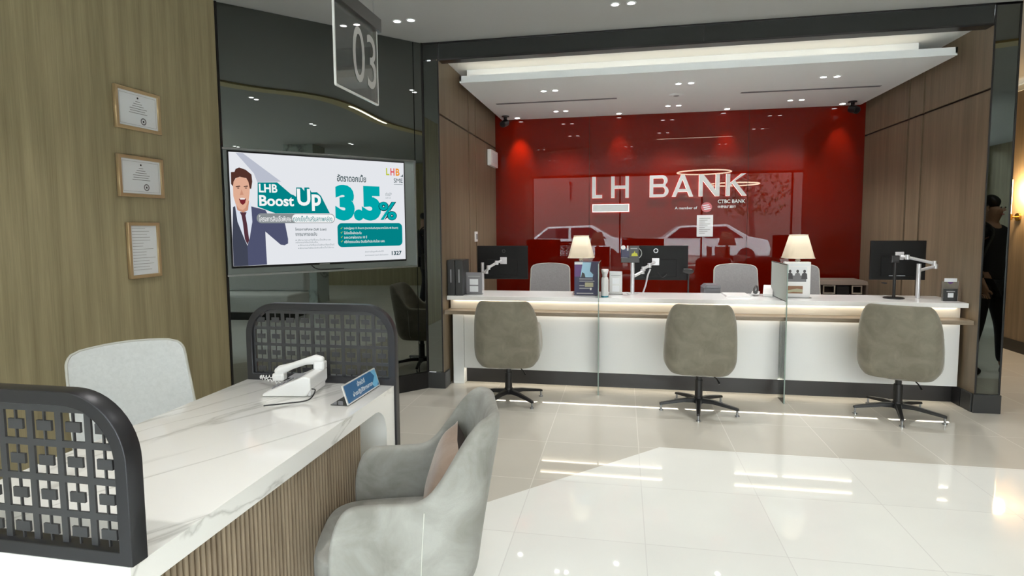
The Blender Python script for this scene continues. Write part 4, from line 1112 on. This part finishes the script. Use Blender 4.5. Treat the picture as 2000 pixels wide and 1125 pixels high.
B().tube([(-.05, -.03, .305), (-.02, -.03, .30), (.02, -.03, .295), (.04, -.02, .29)], [.02, .026, .026, .012], 12).cyl((0, -.01, .25), (0, -.02, .30), .008).build('camera_head', 'black', t, 60)
# bin, telephone, papers, brochure box
t = thing('desk_tray_box', (.815, 5.72, .7355), .02, 'dark grey lidded box behind the middle armchair, beside the office chair', 'box')
B().box(-.075, .075, -.10, .10, 0, .135).build('body', 'plastic_g', t, 0, .004)
B().prism([(-.08, .135), (.08, .135), (.07, .165), (-.045, .165)], -.105, .105, 'y').build('lid', 'plastic_g', t, 0, .004)
t = thing('paper_stack', (.985, 5.40, Z), 0, 'low stack of white paper lying on the counter behind the middle armchair', 'papers')
B().box(-.10, .10, -.13, .13, 0, .014).build('sheets', 'plastic_w', t)
t = thing('counter_telephone', (1.215, 5.45, Z), -.25, 'pale telephone with dark handset half hidden by the right glass partition', 'telephone')
B().prism([(-.10, 0), (.10, 0), (.10, .075), (.06, .09), (-.10, .025)], .01, .09).build('body', 'plastic_w', t, 0, .006)
B().box(-.085, -.02, -.08, .08, .012, .028).build('base_plate', 'plastic_w', t, 0, .004)
B().tube([(-.05, -.10, .035), (-.05, -.07, .06), (-.05, .0, .075), (-.05, .06, .06), (-.05, .09, .035)], [.02, .02, .013, .02, .02], 10).build('handset', 'plinth', t, 60)
t = thing('brochure_box', (1.466, 5.315, Z), 0, 'white brochure box with a grey group photo and a brown picture', 'brochure')
B().box(-.105, .105, 0, .05, 0, .305).build('box', 'plastic_w', t, 0, .002)
flat(rect(-.09, .27, .095, .29), 'header_strip', mq(0), 'paper', t)
gp = flat(rect(-.085, .135, .075, .262), 'group_photo', mq(0), 'paper', t)
flat(rect(-.08, .136, .07, .19), 'photo_table', mq(1), 'ink', gp)
for i, x in enumerate((-.06, .0, .055)):
    plate([arc(x, .226, .011, .014, 0, 340, 10)], .0002, 'photo_head', mq(2), 'pic_dark', gp)
    flat([(x-.024, .16), (x+.024, .16), (x+.020, .205), (x+.008, .213), (x-.008, .213), (x-.020, .205)], 'photo_figure', mq(2), 'pic_dark' if i != 1 else 'ink', gp)
bp = flat(rect(-.085, .035, .045, .10), 'brown_photo', mq(0), 'brown_print', t)
flat([(-.085, .04), (-.03, .05), (.045, .045), (.045, .07), (0, .078), (-.085, .06)], 'photo_highlight', mq(1), 'cream_print', bp)
B().box(-.11, .11, -.03, .06, 0, .003).build('foot', 'acrylic', t)
# low cabinet behind
t = thing('low_cabinet', (2.27, 6.60, 0), 0, 'low brown cabinet with an open lit compartment behind the right side of the counter', 'cabinet')
B().box(-.24, .24, 0, .4, 0, .70).build('body', 'cabin', t, 0, .003)
B().prism([(0, .82), (.02, .86), (.4, .86), (.4, .70), (.38, .70), (.38, .82)], -.24, .24).build('top', 'cabin', t, 0, .002)
B().box(-.24, -.22, 0, .4, .70, .82).box(.22, .24, 0, .4, .70, .82).build('side', 'cabin', t)
for x0_, x1_ in ((-.18, -.06), (.10, .20)):
    plate([rect(x0_, .72, x1_, .81), rect(x0_+.012, .735, x1_-.012, .80)], .01, 'tray_frame', axes((0, .05, 0), *FRONT), 'fascia', t)
B().box(-.04, .08, .06, .2, .70, .80).build('device', 'plinth', t, 0, .004)

# ------------------------------------------------------------------ sconce in the corridor
t = thing('wall_sconce', (4.375, 7.52, 1.52), 0, 'brass wall sconce with a glowing tube on the corridor wall at the right edge', 'wall lamp')
B().cyl((0, 0, 0), (-.02, 0, 0), .045, n=24).cyl((-.02, 0, 0), (-.09, 0, 0), .012, n=14).build('bracket', 'brass', t, 40)
B().cyl((-.10, 0, -.035), (-.10, 0, .035), .032, n=20).build('socket', 'brass', t, 40)
B().cyl((-.10, 0, .035), (-.10, 0, .42), .022, n=20).build('glass_tube', 'glow', t, 40)
lp = bpy.data.lights.new('sconce', 'POINT'); lp.energy = 22; lp.color = (1, .68, .35); lp.shadow_soft_size = .05
lo = bpy.data.objects.new('sconce_light', lp); col.objects.link(lo); lo.location = (4.27, 7.40, 1.80)

# ------------------------------------------------------------------ lounge seen only as a reflection
t = thing('lounge_sofa', (2.3, 1.05, 0), 0, 'grey lounge sofa reflected in the smoked glass under the television', 'sofa')
B().box(-.38, .38, -.75, .75, .12, .40).build('seat', 'lgrey_f', t, 0, .04, seg=3)
B().box(.22, .42, -.75, .75, .40, .78).build('backrest', 'lgrey_f', t, 0, .04, seg=3)
B().box(-.36, .36, -.72, .72, 0.0, .12).build('plinth', 'black', t)
t = thing('round_side_table', (1.62, .35, 0), 0, 'round dark side table reflected beside the lounge sofa', 'side table')
B().cyl((0, 0, .44), (0, 0, .46), .22, n=32).build('table_top', 'black', t, 40)
B().cyl((0, 0, .02), (0, 0, .44), .02).cyl((0, 0, 0), (0, 0, .02), .14, n=28).build('pedestal', 'black', t, 40)
# a visitor just outside the right edge, mirrored in the dark pillar glass
M['skin'] = mat('skin', (.42, .25, .17), .6); M['cloth_d'] = mat('black cloth', (.010, .010, .012), .9); M['cloth_g'] = mat('dark grey cloth', (.035, .036, .03), .9); M['hair'] = mat('black hair', (.006, .005, .005), .5)
def skinned(name, vs, es, rs, m, parent, lv=2):
    me = bpy.data.meshes.new(name); me.from_pydata(vs, es, []); o = bpy.data.objects.new(name, me); col.objects.link(o)
    o.modifiers.new('skin', 'SKIN').use_smooth_shade = True
    for k, r in enumerate(rs):
        r = r if isinstance(r, tuple) else (r, r)
        me.skin_vertices[0].data[k].radius = r; me.skin_vertices[0].data[k].use_root = (k == 0)
    q = o.modifiers.new('sub', 'SUBSURF'); q.levels = q.render_levels = lv
    me.materials.append(M[m])
    if parent: o.parent = parent
    return o
pe = thing('person', (3.45, 3.62, 0), math.radians(150), 'person in dark clothes standing with a shoulder bag, mirrored in the black pillar glass', 'person')
V = [(0, 0, .92), (0, 0, 1.06), (0, .01, 1.24), (0, .01, 1.38), (0, .0, 1.47), (0, -.015, 1.54), (0, -.02, 1.62)]
R2 = [(.13, .10), (.12, .09), (.145, .10), (.11, .08), .052, (.07, .08), (.068, .082)]
E2 = [(0, 1), (1, 2), (2, 3), (3, 4), (4, 5), (5, 6)]
for sg in (-1, 1):
    b0 = len(V); V += [(sg*.10, 0, .86), (sg*.11, -.03+.05*sg, .48), (sg*.115, .0+.10*sg, .09), (sg*.12, -.13+.10*sg, .035)]; R2 += [.085, .055, .042, (.04, .028)]
    E2 += [(0, b0), (b0, b0+1), (b0+1, b0+2), (b0+2, b0+3)]
    b0 = len(V); V += [(sg*.18, .01, 1.36), (sg*.23, .03, 1.10), (sg*.22, -.08, .90), (sg*.215, -.11, .82)]; R2 += [.055, .042, .032, (.034, .020)]
    E2 += [(3, b0), (b0, b0+1), (b0+1, b0+2), (b0+2, b0+3)]
    for k in range(4):
        f0_ = len(V); y = -.135+.018*k; V += [(sg*(.215-.008), y, .785), (sg*(.20-.008), y-.004, .750-.004*(k == 1))]; R2 += [.0085, .0075]; E2 += [(b0+3, f0_), (f0_, f0_+1)]
    f0_ = len(V); V += [(sg*.195, -.145, .82), (sg*.185, -.155, .79)]; R2 += [.010, .008]; E2 += [(b0+3, f0_), (f0_, f0_+1)]
skinned('body', V, E2, R2, 'skin', pe)
V2 = [(0, 0, .80), (0, 0, 1.06), (0, .01, 1.24), (0, .01, 1.39)]; R3 = [(.155, .125), (.145, .115), (.168, .122), (.12, .09)]; E3 = [(0, 1), (1, 2), (2, 3)]
for sg in (-1, 1):
    b0 = len(V2); V2 += [(sg*.18, .01, 1.365), (sg*.23, .03, 1.10), (sg*.222, -.07, .915)]; R3 += [.068, .056, .045]; E3 += [(3, b0), (b0, b0+1), (b0+1, b0+2)]
skinned('jacket', V2, E3, R3, 'cloth_d', pe)
V3 = [(0, 0, .93)]; R4 = [(.15, .12)]; E4 = []
for sg in (-1, 1):
    b0 = len(V3); V3 += [(sg*.10, 0, .85), (sg*.11, -.03+.05*sg, .48), (sg*.115, .0+.10*sg, .10)]; R4 += [.10, .072, .060]; E4 += [(0, b0), (b0, b0+1), (b0+1, b0+2)]
skinned('trousers', V3, E4, R4, 'cloth_d', pe)
for sg in (-1, 1): skinned('shoe', [(sg*.116, .03+.10*sg, .045), (sg*.118, -.06+.10*sg, .04), (sg*.12, -.15+.10*sg, .032)], [(0, 1), (1, 2)], [.045, .045, .032], 'cloth_d', pe)
skinned('hair', [(0, .02, 1.60), (0, .0, 1.68), (0, -.03, 1.705)], [(0, 1), (1, 2)], [(.075, .07), (.078, .08), (.055, .045)], 'hair', pe)
for sg in (-1, 1): B().lathe([(.001, -.008), (.008, 0), (.001, .008)], (sg*.03, -.094, 1.60), 12).build('eye', 'hair', pe, 60)
B().tube([(0, -.098, 1.60), (0, -.112, 1.572), (0, -.098, 1.565)], [.006, .011, .007]).build('nose', 'skin', pe, 60)
B().tube([(-.022, -.092, 1.538), (0, -.099, 1.536), (.022, -.092, 1.538)], [.003, .005, .003]).build('mouth', 'pinkish', pe, 60)
for sg in (-1, 1): B().tube([(sg*.072, -.015, 1.615), (sg*.080, -.005, 1.60), (sg*.074, -.012, 1.57)], [.006, .010, .006]).build('ear', 'skin', pe, 60)
bg_ = thing('shoulder_bag', (3.45, 3.62, 0), math.radians(150), 'dark grey shoulder bag hanging at the side of the person mirrored in the pillar', 'bag')
B().box(.30, .36, -.14, .16, .72, 1.0).build('bag_body', 'cloth_g', bg_, 0, .03, seg=3)
B().tube(spline([(.33, -.10, .99), (.26, -.125, 1.2), (.14, -.11, 1.38), (.13, .02, 1.47), (.16, .14, 1.36), (.28, .15, 1.15), (.33, .12, .99)], 5), .010, 8).build('strap', 'cloth_g', bg_, 60)
# ring pendants whose reflection shows on the red glass
def ring_lamp(c, rx, label):
    t = thing('ring_pendant_light', c, 0, label, 'pendant light', 'ring pendant lights near the street front')
    B().tube([(rx*math.cos(a*PI/24), rx*math.sin(a*PI/24), 0) for a in range(48)], .016, 8, True).build('light_ring', M['ringlight'], t, 60)
    for a in range(3): B().cyl((rx*math.cos(a*2.09), rx*math.sin(a*2.09), 0.012), (rx*math.cos(a*2.09), rx*math.sin(a*2.09), CZ-c[2]), .003, n=6).build('wire', 'steel', t)
M['ringlight'] = emi('ring light', (1, .85, .62), 12)
ring_lamp((2.0, -1.0, 2.80), .65, 'upper ring pendant light reflected above the A and N of the red wall letters')
ring_lamp((2.72, -1.1, 2.49), .62, 'lower ring pendant light reflected between the N and K of the red wall letters')

# ------------------------------------------------------------------ street
def car(x, y, label):
    t = thing('parked_car', (x, y, 0), 0, label, 'car', 'cars parked in the street')
    P = [(-2.2, .35), (-2.25, .75), (-2.1, .95), (-1.5, 1.02), (-.95, 1.45), (.75, 1.50), (1.5, 1.05), (2.15, .92), (2.25, .6), (2.2, .35)]
    B().prism(P, -.85, .85, 'y').build('body', 'carw', t, 0, .05, seg=3)
    for q in ([(-1.40, 1.0), (-.92, 1.38), (-.15, 1.41), (-.15, 1.0)], [(-.05, 1.0), (-.05, 1.41), (.70, 1.42), (1.30, 1.0)]):
        B().prism(q, .845, .862, 'y').build('side_window', 'carglass', t)
    for xx in (-1.4, 1.4):
        for yy in (-.8, .66): B().cyl((xx, yy, .32), (xx, yy+.2, .32), .32, n=28).build('wheel', 'black', t, 40)
car(-1.9, -8.6, 'pale parked car in the street, mirrored at the left of the red wall'); car(3.0, -8.7, 'pale parked car in the street, mirrored under the logo bar'); car(8.0, -8.7, 'pale parked car in the street, mirrored at the right of the red wall')
struct(B().box(-30, 30, -40, -14, -.12, -.02).build('ground_street', 'asphalt'))
b = B().box(-14, 18, -15.4, -15.0, 0, 5.0); tag(b.build('street_building', 'render'), 'plain low building across the street, seen only as a reflection', 'building')
random.seed(5)
t = thing('street_tree', (5.4, -12, 0), 0, 'leafy street tree mirrored right of the LH BANK letters', 'tree')
B().tube([(0, 0, 0), (.05, 0, 1.2), (-.05, .1, 2.4), (.1, 0, 3.4)], [.14, .11, .09, .05], 10).build('trunk', 'dkframe', t, 60)
b = B()
for k in range(500):
    a, h_, q = random.uniform(0, 6.28), random.uniform(1.9, 5), random.random()**.5*1.6
    c_ = Vector((q*math.cos(a)*math.sin((h_-1.5)/3.8*PI)**.5, q*math.sin(a)*.8, h_)); u = Vector((random.uniform(-1, 1), random.uniform(-1, 1), random.uniform(-1, 1))).normalized(); v_ = u.orthogonal().normalized()
    b.add([c_, c_+u*.11+v_*.06, c_+u*.24, c_+u*.11-v_*.06], [(0, 1, 2, 3)])
b.build('foliage', 'leaf', t)

# ------------------------------------------------------------------ daylight
sn = bpy.data.lights.new('sun', 'SUN'); sn.energy = 13; sn.angle = .01; sn.color = (1, .97, .92)
so = bpy.data.objects.new('sun', sn); col.objects.link(so); so.rotation_euler = (Vector((-.25, -1, -1.05))).to_track_quat('-Z', 'Y').to_euler()
wd = bpy.data.worlds.new('world'); sc.world = wd; wd.use_nodes = True
bg = wd.node_tree.nodes['Background']; bg.inputs[0].default_value = (.90, .95, 1, 1); bg.inputs[1].default_value = 8.5
pl = bpy.data.lights.new('daylight_portal', 'AREA'); pl.shape = 'RECTANGLE'; pl.size = 10.3; pl.size_y = 2.9; pl.cycles.is_portal = True
po = bpy.data.objects.new('daylight_portal', pl); col.objects.link(po); po.location = (2.3, -4.0, 1.53); po.rotation_euler = (math.radians(90), 0, 0)

def rebase(o, new):
    d = o.rotation_euler.to_matrix().inverted() @ (Vector(new)-o.location)
    for ch in o.children: ch.location = ch.location-d
    o.location = new
rebase(lg, (.5, YB, 1.63)); rebase(ml, (1.0, YB, 1.6)); rebase(nt_, (.95, YB, 1.32)); rebase(ct, (.5, 5.3, 0)); rebase(dk, (-1.36, 1.69, 0))
rebase(tb, gw(.76, 1.11)); rebase(tv, gw(.72, 1.17, .04))
sc.view_settings.view_transform = 'Standard'; sc.view_settings.look = 'None'; sc.view_settings.gamma = 1
sc.view_settings.exposure = 1.2; sc.view_settings.use_curve_mapping = False
sc.cycles.use_denoising = True
sc.cycles.max_bounces = 10; sc.cycles.diffuse_bounces = 5; sc.cycles.glossy_bounces = 5; sc.cycles.transparent_max_bounces = 12; sc.cycles.transmission_bounces = 6
sc.cycles.sample_clamp_indirect = 6; sc.cycles.caustics_reflective = False; sc.cycles.caustics_refractive = False
